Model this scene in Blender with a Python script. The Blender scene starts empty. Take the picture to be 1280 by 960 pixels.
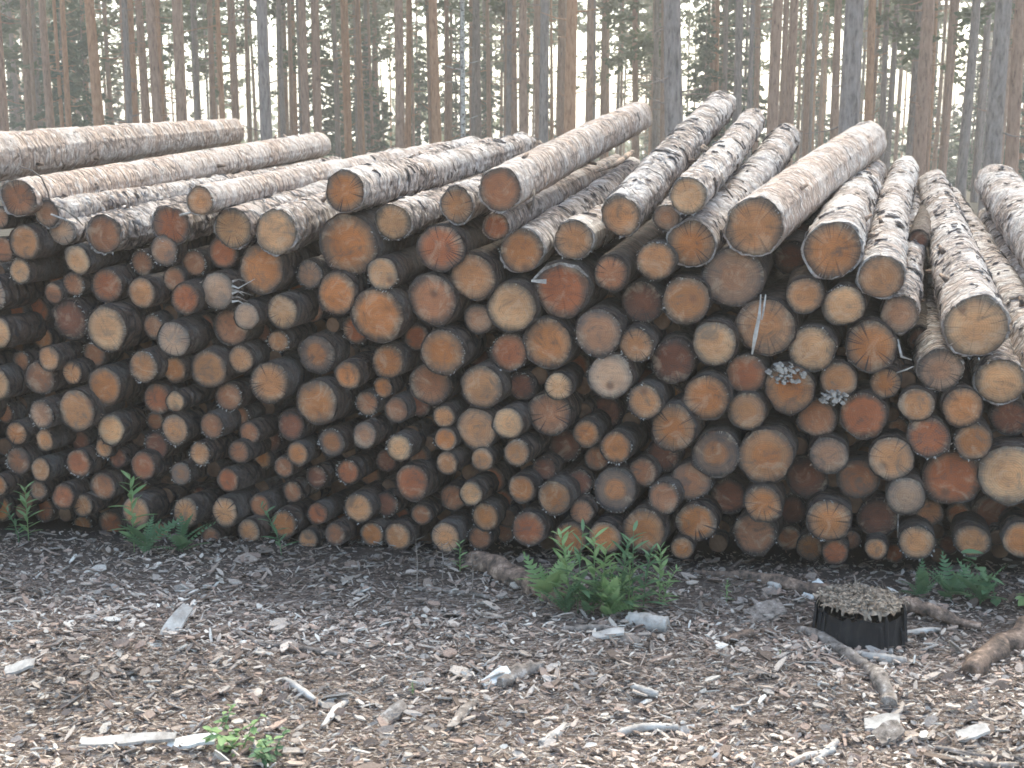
import bpy, math, random
import numpy as np
from mathutils import Vector, Matrix, noise
random.seed(7); rng = np.random.default_rng(7)
S = bpy.context.scene
COL = S.collection
R = math.radians
# ------------------------------------------------------------ camera, world, sun
FPX = 1500.0; PITCH = math.atan(270 / FPX); CAMZ = 1.6
cd = bpy.data.cameras.new('camera'); cam = bpy.data.objects.new('camera', cd); COL.objects.link(cam)
cam.location = (0, 0, CAMZ); cam.rotation_euler = (math.pi / 2 - PITCH, 0, 0)
cd.sensor_width = 36; cd.lens = 36 * FPX / 1280; cd.clip_end = 3000; cd.clip_start = 0.05
cd.dof.use_dof = True; cd.dof.focus_distance = 4.7; cd.dof.aperture_fstop = 9
S.camera = cam
SUN_EL, SUN_AZ = 46, 14
w = bpy.data.worlds.new('World'); S.world = w; w.use_nodes = True
sky = w.node_tree.nodes.new('ShaderNodeTexSky'); sky.sky_type = 'NISHITA'; sky.sun_disc = False
sky.sun_elevation = R(SUN_EL); sky.sun_rotation = R(SUN_AZ); sky.dust_density = 4.0; sky.air_density = 1.0; sky.ozone_density = 1.0
bg = w.node_tree.nodes['Background']; bg.inputs[1].default_value = 0.15
w.node_tree.links.new(sky.outputs[0], bg.inputs[0])
ld = bpy.data.lights.new('sun', 'SUN'); ld.energy = 1.1; ld.angle = R(22); ld.color = (1, .93, .82)
lo = bpy.data.objects.new('sun', ld); COL.objects.link(lo)
sd = Vector((math.sin(R(SUN_AZ)) * math.cos(R(SUN_EL)), math.cos(R(SUN_AZ)) * math.cos(R(SUN_EL)), math.sin(R(SUN_EL))))
lo.rotation_euler = sd.to_track_quat('Z', 'Y').to_euler()
S.view_settings.view_transform = 'Standard'; S.view_settings.look = 'None'; S.view_settings.exposure = 2.15; S.view_settings.gamma = 1
S.view_settings.use_white_balance = True; S.view_settings.white_balance_temperature = 6500; S.view_settings.white_balance_tint = 0
S.render.resolution_x = 1024; S.render.resolution_y = 768
S.render.engine = 'CYCLES'
S.cycles.filter_width = 1.7
S.cycles.volume_bounces = 1
# ------------------------------------------------------------ geometry of the view
FT = math.tan(R(8.5)); Y0 = 4.82
def ray(px, py):
    v = Vector(((px - 640) / FPX, 1.0, -(py - 480) / FPX))
    c, s = math.cos(-PITCH), math.sin(-PITCH)
    return Vector((v.x, v.y * c - v.z * s, v.y * s + v.z * c))
ORG = Vector((0, 0, CAMZ))
def face_pt(px, py, back=0.0):
    d = ray(px, py); t = (Y0 + back) / (d.y + d.x * FT)
    return ORG + d * t
def proj(p):
    q = Vector(p) - ORG; c, s = math.cos(PITCH), math.sin(PITCH)
    y = q.y * c - q.z * s; z = q.y * s + q.z * c
    return 640 + q.x / y * FPX, 480 - z / y * FPX, y
def sstep(a, b, x):
    t = min(1, max(0, (x - a) / (b - a))); return t * t * (3 - 2 * t)
def gz(x, y):
    d = y - (Y0 - x * FT)
    z = 0.40 * sstep(0.3, 3.6, d) - 0.05 * sstep(-.05, .25, d) * (1 - sstep(.3, 1.2, d))
    z += 0.018 * noise.noise((x * 1.3, y * 1.3, 0)) + 0.012 * noise.noise((x * 4, y * 4, 5))
    z += 0.05 * sstep(.1, .5, 1 - abs((d + .75) / .9)) * (0.5 + 0.5 * noise.noise((x * .8, y * .8, 9)))
    if d > 6: z += 0.25 * noise.noise((x * .08, y * .08, 3)) * sstep(6, 20, d)
    return z
def ground_pt(px, py, lift=0):
    d = ray(px, py); t = CAMZ / -d.z
    for _ in range(12):
        p = ORG + d * t; t = (CAMZ - gz(p.x, p.y)) / -d.z
    p = ORG + d * t; p.z += lift
    return p
# ------------------------------------------------------------ helpers
def mesh_np(name, v, f, uv=None, attr=None, smooth=True):
    """f : list of faces, or int array (n,k)"""
    me = bpy.data.meshes.new(name)
    v = np.asarray(v, dtype=np.float32)
    if isinstance(f, np.ndarray):
        n, k = f.shape
        me.vertices.add(len(v)); me.vertices.foreach_set('co', v.ravel())
        me.loops.add(n * k); me.loops.foreach_set('vertex_index', f.astype(np.int32).ravel())
        me.polygons.add(n); me.polygons.foreach_set('loop_start', np.arange(0, n * k, k, dtype=np.int32))
        me.polygons.foreach_set('loop_total', np.full(n, k, dtype=np.int32))
        me.update(calc_edges=True)
    else:
        me.from_pydata(v.tolist(), [], f); me.update()
    if attr:
        for an, (typ, data) in attr.items():
            a = me.attributes.new(an, typ, 'POINT')
            a.data.foreach_set('color' if typ == 'FLOAT_COLOR' else 'value', np.asarray(data, dtype=np.float32).ravel())
    me.polygons.foreach_set('use_smooth', np.full(len(me.polygons), smooth))
    return me
def link(name, data, mat=None, parent=None, loc=None):
    o = bpy.data.objects.new(name, data); COL.objects.link(o)
    if mat and data and not data.materials: data.materials.append(mat)
    if parent: o.parent = parent
    if loc is not None: o.location = loc
    return o
def thing(o, label, cat, group=None):
    o['label'] = label; o['category'] = cat
    if group: o['group'] = group
    return o
def frame_mat(loc, zaxis):
    z = Vector(zaxis).normalized(); x = Vector((0, 0, 1)).cross(z)
    if x.length < 1e-4: x = Vector((1, 0, 0))
    x.normalize(); y = z.cross(x)
    return Matrix(((x.x, y.x, z.x, loc[0]), (x.y, y.y, z.y, loc[1]), (x.z, y.z, z.z, loc[2]), (0, 0, 0, 1)))
def tube(path, radii, seg=8, wob=0.0, cap=True, seed=0):
    vs = []; fs = []; n = len(path); path = [Vector(p) for p in path]
    for i, p in enumerate(path):
        t = (path[min(i + 1, n - 1)] - path[max(i - 1, 0)]).normalized()
        a = t.cross(Vector((0.13, 0.21, 1)));
        if a.length < .05: a = t.cross(Vector((1, 0, 0)))
        a.normalize(); b = t.cross(a)
        for k in range(seg):
            an = 2 * math.pi * k / seg
            rr = radii[i] * (1 + wob * noise.noise((math.cos(an) * 1.5 + seed, math.sin(an) * 1.5, i * .9)))
            vs.append(p + (a * math.cos(an) + b * math.sin(an)) * rr)
    for i in range(n - 1):
        for k in range(seg):
            fs.append((i * seg + k, i * seg + (k + 1) % seg, (i + 1) * seg + (k + 1) % seg, (i + 1) * seg + k))
    if cap:
        fs.append(tuple(reversed(range(seg)))); fs.append(tuple((n - 1) * seg + k for k in range(seg)))
    return vs, fs
def merge(parts):
    V = []; F = []
    for v, f in parts:
        o = len(V); V += [tuple(q) for q in v]; F += [tuple(i + o for i in g) for g in f]
    return V, F
# ------------------------------------------------------------ materials
class NT:
    def __init__(s, name):
        s.m = bpy.data.materials.new(name); s.m.use_nodes = True; s.t = s.m.node_tree
        s.b = s.t.nodes['Principled BSDF']; s.b.inputs['Roughness'].default_value = .85
        s.b.inputs['Specular IOR Level'].default_value = .25
    def n(s, typ, **kw):
        o = s.t.nodes.new('ShaderNode' + typ)
        for k, v in kw.items():
            if k.startswith('i_'): o.inputs[k[2:].replace('_', ' ')].default_value = v
            else: setattr(o, k, v)
        return o
    def l(s, a, b): s.t.links.new(a, b)
    def coord(s, scale=(1, 1, 1), src='Object', rand=True):
        tc = s.n('TexCoord'); mp = s.n('Mapping'); mp.inputs['Scale'].default_value = scale
        s.l(tc.outputs[src], mp.inputs[0])
        if rand:
            oi = s.n('ObjectInfo'); mu = s.n('Math', operation='MULTIPLY'); s.l(oi.outputs['Random'], mu.inputs[0]); mu.inputs[1].default_value = 37.3
            cx = s.n('CombineXYZ')
            for i in range(3): s.l(mu.outputs[0], cx.inputs[i])
            s.l(cx.outputs[0], mp.inputs['Location'])
        return mp.outputs[0]
    def noise(s, vec, scale, detail=4, rough=.6, dist=0):
        o = s.n('TexNoise', i_Scale=scale, i_Detail=detail, i_Roughness=rough, i_Distortion=dist); s.l(vec, o.inputs['Vector']); return o.outputs['Fac']
    def ramp(s, fac, stops, interp='LINEAR'):
        o = s.n('ValToRGB'); s.l(fac, o.inputs[0]); e = o.color_ramp.elements; o.color_ramp.interpolation = interp
        while len(e) < len(stops): e.new(.5)
        for el, (p, c) in zip(e, stops):
            el.position = p; el.color = (*c, 1) if not isinstance(c, float) else (c, c, c, 1)
        return o.outputs[0]
    def mix(s, fac, a, b, mode='MIX'):
        o = s.n('Mix', data_type='RGBA', blend_type=mode)
        for v, i in ((fac, 0), (a, 6), (b, 7)):
            if hasattr(v, 'is_output'): s.l(v, o.inputs[i])
            elif isinstance(v, (int, float)): o.inputs[i].default_value = v
            else: o.inputs[i].default_value = (*v, 1)
        return o.outputs[2]
    def math(s, op, a, b=0.0):
        o = s.n('Math', operation=op)
        for v, i in ((a, 0), (b, 1)):
            if hasattr(v, 'is_output'): s.l(v, o.inputs[i])
            else: o.inputs[i].default_value = v
        return o.outputs[0]
    def mrange(s, v, a, b, c=0.0, d=1.0):
        o = s.n('MapRange'); s.l(v, o.inputs[0])
        for i, q in enumerate((a, b, c, d)):
            if hasattr(q, 'is_output'): s.l(q, o.inputs[i + 1])
            else: o.inputs[i + 1].default_value = q
        return o.outputs[0]
    def color(s, c): s.l(c, s.b.inputs['Base Color'])
    def bump(s, h, dist=.01, strength=1.0):
        o = s.n('Bump'); o.inputs['Distance'].default_value = dist; o.inputs['Strength'].default_value = strength
        s.l(h, o.inputs['Height']); s.l(o.outputs[0], s.b.inputs['Normal'])

def mat_bark(name, pale, warm, dark, use_attr=True):
    t = NT(name); c = t.coord((1, 1, 1)); c2 = t.coord((8, 8, 15))
    big = t.noise(c, 3.2, 3, .6); mid = t.noise(c2, 1.6, 6, .72, .5)
    mid2 = t.noise(t.coord((10, 10, 21)), 1.2, 5, .62, 1.2)
    fine = t.noise(t.coord((40, 40, 60)), 2.0, 4, .7)
    col = t.mix(t.ramp(big, [(.38, 0.0), (.60, 1.0)]), pale, warm)
    col = t.mix(t.ramp(mid, [(.44, 0.0), (.54, 1.0)]), t.mix(.6, col, warm), col)
    col = t.mix(t.ramp(mid2, [(.54, 0.0), (.60, .75)]), col, tuple(min(.7, q * 1.3) for q in pale))
    col = t.mix(t.ramp(mid2, [(.33, .9), (.40, 0.0)]), col, tuple(q * 2.4 for q in dark))
    col = t.mix(t.ramp(fine, [(.34, 0.5), (.50, 0.0)]), col, dark)
    v = t.n('TexVoronoi', feature='DISTANCE_TO_EDGE', i_Scale=1.25); t.l(t.mix(.6, c2, mid_vec(t, c2), 'ADD'), v.inputs['Vector'])
    vc = t.ramp(v.outputs['Distance'], [(.0, 1.0), (.16, 0.0)])
    vm = t.math('MULTIPLY', vc, t.ramp(big, [(.40, 0.0), (.52, 1.0)]))
    h = t.math('SUBTRACT', t.math('ADD', t.math('MULTIPLY', mid, .8), mid2), t.math('MULTIPLY', vm, .6))
    if use_attr:
        a = t.n('Attribute', attribute_name='crack')
        cr = t.math('MAXIMUM', t.math('MULTIPLY', a.outputs['Fac'], 1.0), t.math('MULTIPLY', vm, .95))
    else: cr = t.math('MULTIPLY', vm, .85)
    oi_ = t.n('ObjectInfo'); cr = t.math('MULTIPLY', cr, t.mrange(oi_.outputs['Random'], 0.0, 1.0, .35, 1.0))
    col = t.mix(cr, col, dark)
    t.color(col); t.bump(t.math('ADD', h, t.math('MULTIPLY', fine, .35)), .02, 1.0)
    return t.m
def mid_vec(t, c):
    o = t.n('TexNoise', i_Scale=1.1, i_Detail=3.0); t.l(c, o.inputs['Vector']); return o.outputs['Color']
M_barktop = mat_bark('bark_flaky_pale', (.54, .50, .475), (.40, .31, .26), (.055, .048, .047))
M_barkpeel = mat_bark('bark_smooth_warm', (.52, .465, .43), (.46, .345, .28), (.09, .07, .062))
M_barkdark = mat_bark('bark_dark_shaded', (.12, .10, .088), (.11, .072, .054), (.02, .017, .017), False)  # dark bark; the weak light between stacked logs is put into its colour

def mat_cut():
    t = NT('sawn_wood_end'); tc = t.n('TexCoord'); ob = tc.outputs['Object']
    def at(nm): o = t.n('Attribute', attribute_type='OBJECT', attribute_name=nm); return o
    ht, sp, rim = at('heart').outputs['Color'], at('sap').outputs['Color'], at('rim').outputs['Color']
    rad, hr, sd_ = at('rad').outputs['Fac'], at('heart_frac').outputs['Fac'], at('seed').outputs['Fac']
    crk = at('checks').outputs['Fac']
    off = t.n('VectorMath', operation='ADD'); cx = t.n('CombineXYZ')
    for i in range(3): t.l(sd_, cx.inputs[i])
    t.l(ob, off.inputs[0]); t.l(cx.outputs[0], off.inputs[1]); pv = off.outputs[0]
    ln = t.n('VectorMath', operation='LENGTH'); t.l(ob, ln.inputs[0])
    rr = t.math('DIVIDE', ln.outputs['Value'], rad)                       # 0..1
    n1 = t.noise(pv, 18, 4, .6); n2 = t.noise(pv, 70, 5, .7); n0 = t.noise(pv, 7, 3, .5)
    rw = t.math('ADD', rr, t.math('MULTIPLY', t.math('SUBTRACT', n1, .5), .28))
    # heart -> sap
    f1 = t.mrange(rw, t.math('SUBTRACT', hr, .10), t.math('ADD', hr, .10))
    col = t.mix(f1, ht, sp)
    # weathered blue-grey rim with radial teeth
    sx = t.n('SeparateXYZ'); t.l(ob, sx.inputs[0]); ang = t.math('ARCTAN2', sx.outputs[1], sx.outputs[0])
    ca = t.math('COSINE', ang); sa = t.math('SINE', ang); cc = t.n('CombineXYZ')
    t.l(ca, cc.inputs[0]); t.l(sa, cc.inputs[1]); t.l(sd_, cc.inputs[2])
    teeth = t.noise(cc.outputs[0], 7.5, 5, .75)
    rr2 = t.math('ADD', rw, t.math('MULTIPLY', t.math('SUBTRACT', teeth, .5), .35))
    f2 = t.mrange(rr2, .70, .95)
    col = t.mix(t.math('MULTIPLY', f2, .92), col, rim)
    flk = t.noise(cc.outputs[0], 26, 3, .7); fl2 = t.math('MULTIPLY', t.ramp(flk, [(.60, 0.0), (.66, 1.0)]), t.mrange(rw, .86, .93))
    col = t.mix(t.math('MULTIPLY', fl2, .8), col, (.62, .55, .46))
    # growth rings
    rg = t.n('TexWave', wave_type='RINGS', rings_direction='Z', wave_profile='SIN', i_Scale=36.0, i_Distortion=1.6, i_Detail=2.0); rg.inputs['Detail Scale'].default_value = .5
    t.l(ob, rg.inputs['Vector'])
    col = t.mix(t.math('MULTIPLY', rg.outputs['Fac'], .24), col, t.mix(1.0, col, (.55, .42, .36), 'MULTIPLY'))
    # saw marks
    mp = t.n('Mapping'); mp.inputs['Scale'].default_value = (16, 240, 16); t.l(pv, mp.inputs[0])
    vr = t.n('VectorRotate', rotation_type='Z_AXIS'); t.l(mp.outputs[0], vr.inputs['Vector'])
    saw = t.noise(mp.outputs[0], 1.0, 2, .5)
    col = t.mix(t.ramp(saw, [(.35, .20), (.6, 0.0)]), col, (.16, .12, .10))
    # blotches and dirt
    col = t.mix(t.ramp(n0, [(.42, .5), (.62, 0.0)]), col, t.mix(1.0, col, (.52, .50, .52), 'MULTIPLY'))
    col = t.mix(t.ramp(n2, [(.56, 0.0), (.75, .7)]), col, (.10, .085, .08))
    kv = t.n('TexVoronoi', i_Scale=9.0); t.l(pv, kv.inputs['Vector']); kc = t.n('SeparateColor'); t.l(kv.outputs['Color'], kc.inputs[0])
    kf = t.math('MULTIPLY', t.ramp(kv.outputs['Distance'], [(.08, 1.0), (.22, 0.0)]), t.ramp(kc.outputs[0], [(.72, 0.0), (.76, .8)]))
    col = t.mix(kf, col, (.16, .085, .055))
    st = t.noise(pv, 11, 5, .72, .8); col = t.mix(t.ramp(st, [(.53, 0.0), (.64, .5)]), col, t.mix(.5, col, (.62, .47, .33)))
    col = t.mix(t.ramp(st, [(.34, .65), (.46, 0.0)]), col, rim)
    # radial checks (cracks)
    ck = t.noise(cc.outputs[0], 13.0, 2, .5)
    ckf = t.math('MULTIPLY', t.ramp(ck, [(.60, 0.0), (.645, 1.0)]), t.mrange(rw, .18, .5))
    ckf = t.math('MULTIPLY', ckf, crk)
    col = t.mix(ckf, col, (.055, .045, .045))
    t.color(col); t.b.inputs['Roughness'].default_value = .9
    h = t.math('ADD', t.math('MULTIPLY', saw, .5), t.math('SUBTRACT', t.math('MULTIPLY', rg.outputs['Fac'], .3), t.math('MULTIPLY', ckf, 1.6)))
    t.bump(t.math('ADD', h, n2), .003, .7)
    return t.m
M_cut = mat_cut()
def mat_noise(name, stops, scale=8, sc=(1, 1, 1), bump=.004, rough=.85, detail=6):
    t = NT(name); c = t.coord(sc); n = t.noise(c, scale, detail, .68)
    t.color(t.ramp(n, stops)); t.bump(n, bump, .8); t.b.inputs['Roughness'].default_value = rough
    return t.m
def mat_soil():
    t = NT('bark_litter_soil'); c = t.coord((55, 130, 60), rand=False); nn = t.n('TexNoise', i_Scale=.35, i_Detail=3.0); t.l(c, nn.inputs['Vector'])
    w_ = t.mix(1.6, c, nn.outputs['Color'], 'ADD'); v = t.n('TexVoronoi', i_Scale=1.0); t.l(w_, v.inputs['Vector'])
    g = t.n('SeparateColor'); t.l(v.outputs['Color'], g.inputs[0])
    col = t.ramp(g.outputs[0], [(.0, (.10, .073, .06)), (.3, (.19, .14, .112)), (.6, (.29, .225, .185)), (.85, (.41, .34, .29)), (1.0, (.54, .48, .42))])
    n = t.noise(t.coord((1, 1, 1), rand=False), 90, 4, .7)
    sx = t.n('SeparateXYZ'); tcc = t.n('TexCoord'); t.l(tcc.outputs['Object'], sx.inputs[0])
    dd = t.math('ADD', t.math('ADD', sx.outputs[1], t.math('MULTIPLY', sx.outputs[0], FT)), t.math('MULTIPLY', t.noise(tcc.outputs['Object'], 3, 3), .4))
    litter_shade = t.mrange(dd, Y0 - .75, Y0 + .15)  # brown litter towards the pile, with the shade under it painted in
    col = t.mix(litter_shade, col, (.045, .035, .028))
    t.color(t.mix(t.ramp(n, [(.4, .6), (.6, 0.0)]), col, (.05, .038, .032))); t.bump(t.math('ADD', g.outputs[1], n), .014, 1.0); t.b.inputs['Roughness'].default_value = .95
    return t.m
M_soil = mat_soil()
M_crack = mat_noise('bark_crack_dark', [(.3, (.05, .043, .042)), (.6, (.12, .095, .085)), (.75, (.22, .175, .155))], 30, bump=.003)
M_floor = mat_noise('needle_floor', [(.3, (.04, .045, .025)), (.5, (.11, .085, .055)), (.7, (.17, .13, .09))], 3, bump=.03)
M_wood_pale = mat_noise('weathered_pale_wood', [(.3, (.20, .17, .15)), (.5, (.42, .38, .34)), (.7, (.62, .58, .53))], 14, (1, 1, 1), .004)
M_wood_grey = mat_noise('grey_stick_bark', [(.36, (.07, .058, .05)), (.48, (.20, .165, .14)), (.56, (.25, .21, .18)), (.64, (.44, .39, .35))], 30, (1, 1, 1), .008)
M_wood_brown = mat_noise('brown_stick_bark', [(.36, (.05, .04, .033)), (.48, (.15, .105, .08)), (.56, (.22, .15, .11)), (.66, (.40, .29, .22))], 24, (1, 1, 1), .01)
M_twig = mat_noise('thin_dark_twig', [(.3, (.05, .04, .035)), (.7, (.15, .12, .10))], 20)
M_char = mat_noise('charred_bark', [(.3, (.008, .008, .009)), (.55, (.022, .021, .022)), (.8, (.07, .06, .055))], 18, (1, 1, .3), .02, .8)
M_resin = mat_noise('whitish_dried_resin', [(.3, (.20, .17, .145)), (.6, (.42, .38, .34))], 60)
def mat_chip():
    t = NT('wood_chips'); a = t.n('Attribute', attribute_name='tone'); n = t.noise(t.coord((1, 1, 1), rand=False), 160, 3, .6)
    t.color(t.mix(t.ramp(n, [(.35, .45), (.6, 0.0)]), a.outputs['Color'], t.mix(1.0, a.outputs['Color'], (.4, .36, .34), 'MULTIPLY')))
    t.bump(n, .002, .6); return t.m
M_chip = mat_chip()
def mat_leaf(name, a, b, scale=9):
    t = NT(name); oi = t.n('ObjectInfo'); n = t.noise(t.coord(), scale, 2)
    t.color(t.mix(t.ramp(n, [(.3, 0.0), (.7, 1.0)]), a, b)); t.b.inputs['Roughness'].default_value = .6
    tr = t.n('BsdfTranslucent'); tr.inputs[0].default_value = (*b, 1); mx = t.n('MixShader'); mx.inputs[0].default_value = .3
    t.l(t.b.outputs[0], mx.inputs[1]); t.l(tr.outputs[0], mx.inputs[2]); t.l(mx.outputs[0], t.t.nodes['Material Output'].inputs[0])
    return t.m
M_leaf = mat_leaf('young_green_leaf', (.15, .25, .09), (.30, .41, .19))
M_leafblue = mat_leaf('dull_green_leaf', (.08, .15, .075), (.16, .26, .13))
M_needle = mat_leaf('pine_needles', (.045, .075, .035), (.10, .13, .055), 1.2)
M_needle2 = mat_leaf('spruce_needles', (.03, .065, .045), (.06, .11, .06), 1.2)
def mat_trunk(name, a, b, c):
    t = NT(name); co = t.coord((1, 1, .22)); n = t.noise(co, 16, 6, .7); n2 = t.noise(t.coord((1, 1, 1)), .8, 2)
    col = t.ramp(n, [(.33, c), (.46, a), (.66, b)])
    t.color(t.mix(t.ramp(n2, [(.35, 0.0), (.7, .6)]), col, t.mix(.5, col, a))); t.bump(n, .03, 1.0); return t.m
M_tgrey = mat_trunk('pine_trunk_grey', (.22, .175, .155), (.34, .28, .25), (.08, .065, .055))
M_tbrown = mat_trunk('pine_trunk_brown', (.30, .18, .125), (.44, .28, .20), (.10, .06, .04))
M_torange = mat_trunk('pine_trunk_orange', (.38, .19, .10), (.52, .30, .18), (.15, .07, .04))
def mat_birch():
    t = NT('birch_bark'); n = t.noise(t.coord((2, 2, 5)), 3, 5, .7)
    t.color(t.ramp(n, [(.42, (.06, .055, .05)), (.47, (.55, .54, .52)), (.8, (.72, .71, .70))])); return t.m
M_birch = mat_birch()
# ------------------------------------------------------------ ground
def build_ground():
    # fine patch near the camera joined to a coarse sheet that reaches the horizon: one grid with growing steps
    xs = np.concatenate([-np.geomspace(700, 4.2, 34), np.linspace(-4, 4, 170), np.geomspace(4.2, 700, 34)])
    ys = np.concatenate([np.linspace(-30, 1.6, 10), np.linspace(1.8, 5.6, 120), np.geomspace(5.75, 900, 70)])
    v = np.array([(x, y, gz(x, y)) for y in ys for x in xs], dtype=np.float32)
    nx, ny = len(xs), len(ys)
    i = np.arange(nx * ny).reshape(ny, nx)
    f = np.stack([i[:-1, :-1], i[:-1, 1:], i[1:, 1:], i[1:, :-1]], -1).reshape(-1, 4)
    me = mesh_np('ground', v, f)
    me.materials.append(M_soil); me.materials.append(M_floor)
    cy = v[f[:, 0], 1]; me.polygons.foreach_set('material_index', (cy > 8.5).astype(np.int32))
    o = link('ground', me); o['kind'] = 'structure'; return o
build_ground()
# ------------------------------------------------------------ the logs (px, py, r, colour class, recess in m)
# classes: heart colour, sapwood colour, rim colour, heart fraction, how to say it
CL = {
 'o': ((.52, .25, .105), (.46, .27, .145), (.24, .185, .145), .64, 'orange'),
 'r': ((.42, .17, .085), (.37, .185, .105), (.19, .145, .12), .68, 'red-brown'),
 't': ((.55, .31, .155), (.50, .32, .19), (.26, .205, .16), .62, 'tan'),
 'p': ((.62, .40, .22), (.60, .42, .25), (.31, .255, .20), .62, 'pale straw-coloured'),
 'g': ((.44, .27, .17), (.37, .265, .19), (.22, .195, .175), .55, 'dull grey-brown'),
 'b': ((.46, .24, .12), (.24, .185, .145), (.13, .12, .115), .52, 'grey-ringed, orange-hearted'),
 'd': ((.24, .115, .075), (.19, .105, .075), (.11, .085, .075), .62, 'dark brown'),  # dark brown ends, with the shadow they lie in put into the colour
 'n': ((.40, .21, .12), (.34, .20, .125), (.19, .15, .125), .62, 'brown'),
 'w': ((.55, .41, .29), (.50, .39, .29), (.30, .26, .22), .5, 'pale greyish'),
}
TOP = [ # front x,y,r, class, back x,y,r, recess, length, skin
 (-120,208,34,'t',292,164,15.5,-.05,3.6,1), (23,247.5,24,'n',398,181,17,-.02,3.6,1), (59,267,17,'g',420,205,9,.02,3.6,0),
 (78,290,17,'w',380,222,10,.05,3.3,0), (130,293,25,'n',500,200,15,0,3.6,0), (214,282,25,'r',520,205,13,.02,3.4,0),
 (250,251,18.5,'t',560,190,14,-.12,3.4,1), (291,286,25.5,'p',590,185,15,.0,3.4,0), (345,290,28.5,'p',610,190,17,-.04,3.4,0),
 (431,239,26.5,'o',655,182,16,-.06,3.4,0), (491,277,23.5,'p',690,205,15,.03,3.3,0), (571,257,22,'t',730,190,14,.02,3.3,0),
 (625,237,27.5,'n',797,146,21.5,-.10,3.3,1), (620,283,17.5,'r',770,205,14,.05,3.2,1), (652,314,28,'o',790,214,17,.02,3.2,0),
 (717,300,25,'t',850,215,15,.02,3.2,0), (776,270,25.5,'t',903,132,18.5,-.04,3.4,0), (833,272,17,'g',925,180,13,.06,3.2,0),
 (860,245,23.5,'p',940,152,20,-.06,3.3,0), (864,305,30,'o',982,172,18,.0,3.3,0), (943,284,37,'t',1082,178,27,-.06,3.3,1),
 (1041,313,36,'o',1088,222,22,-.01,3.2,0), (1101,347,28,'t',1131,212,17,-.04,3.3,0), (1220,409,39.5,'p',1166,232,19,-.05,3.3,0),
 (1124,393,24,'g',1140,245,14,.04,3.2,0), (1175,463,27.5,'g',1152,330,17,.03,3.2,0), (1250,477,30,'p',1205,300,18,.02,3.2,0),
 (1315,462,30,'t',1184,250,17,.05,3.2,0), (1355,470,34,'n',1240,278,19,.0,3.2,0), (1375,395,40,'t',1243,226,23,-.03,3.2,0)]
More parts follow.
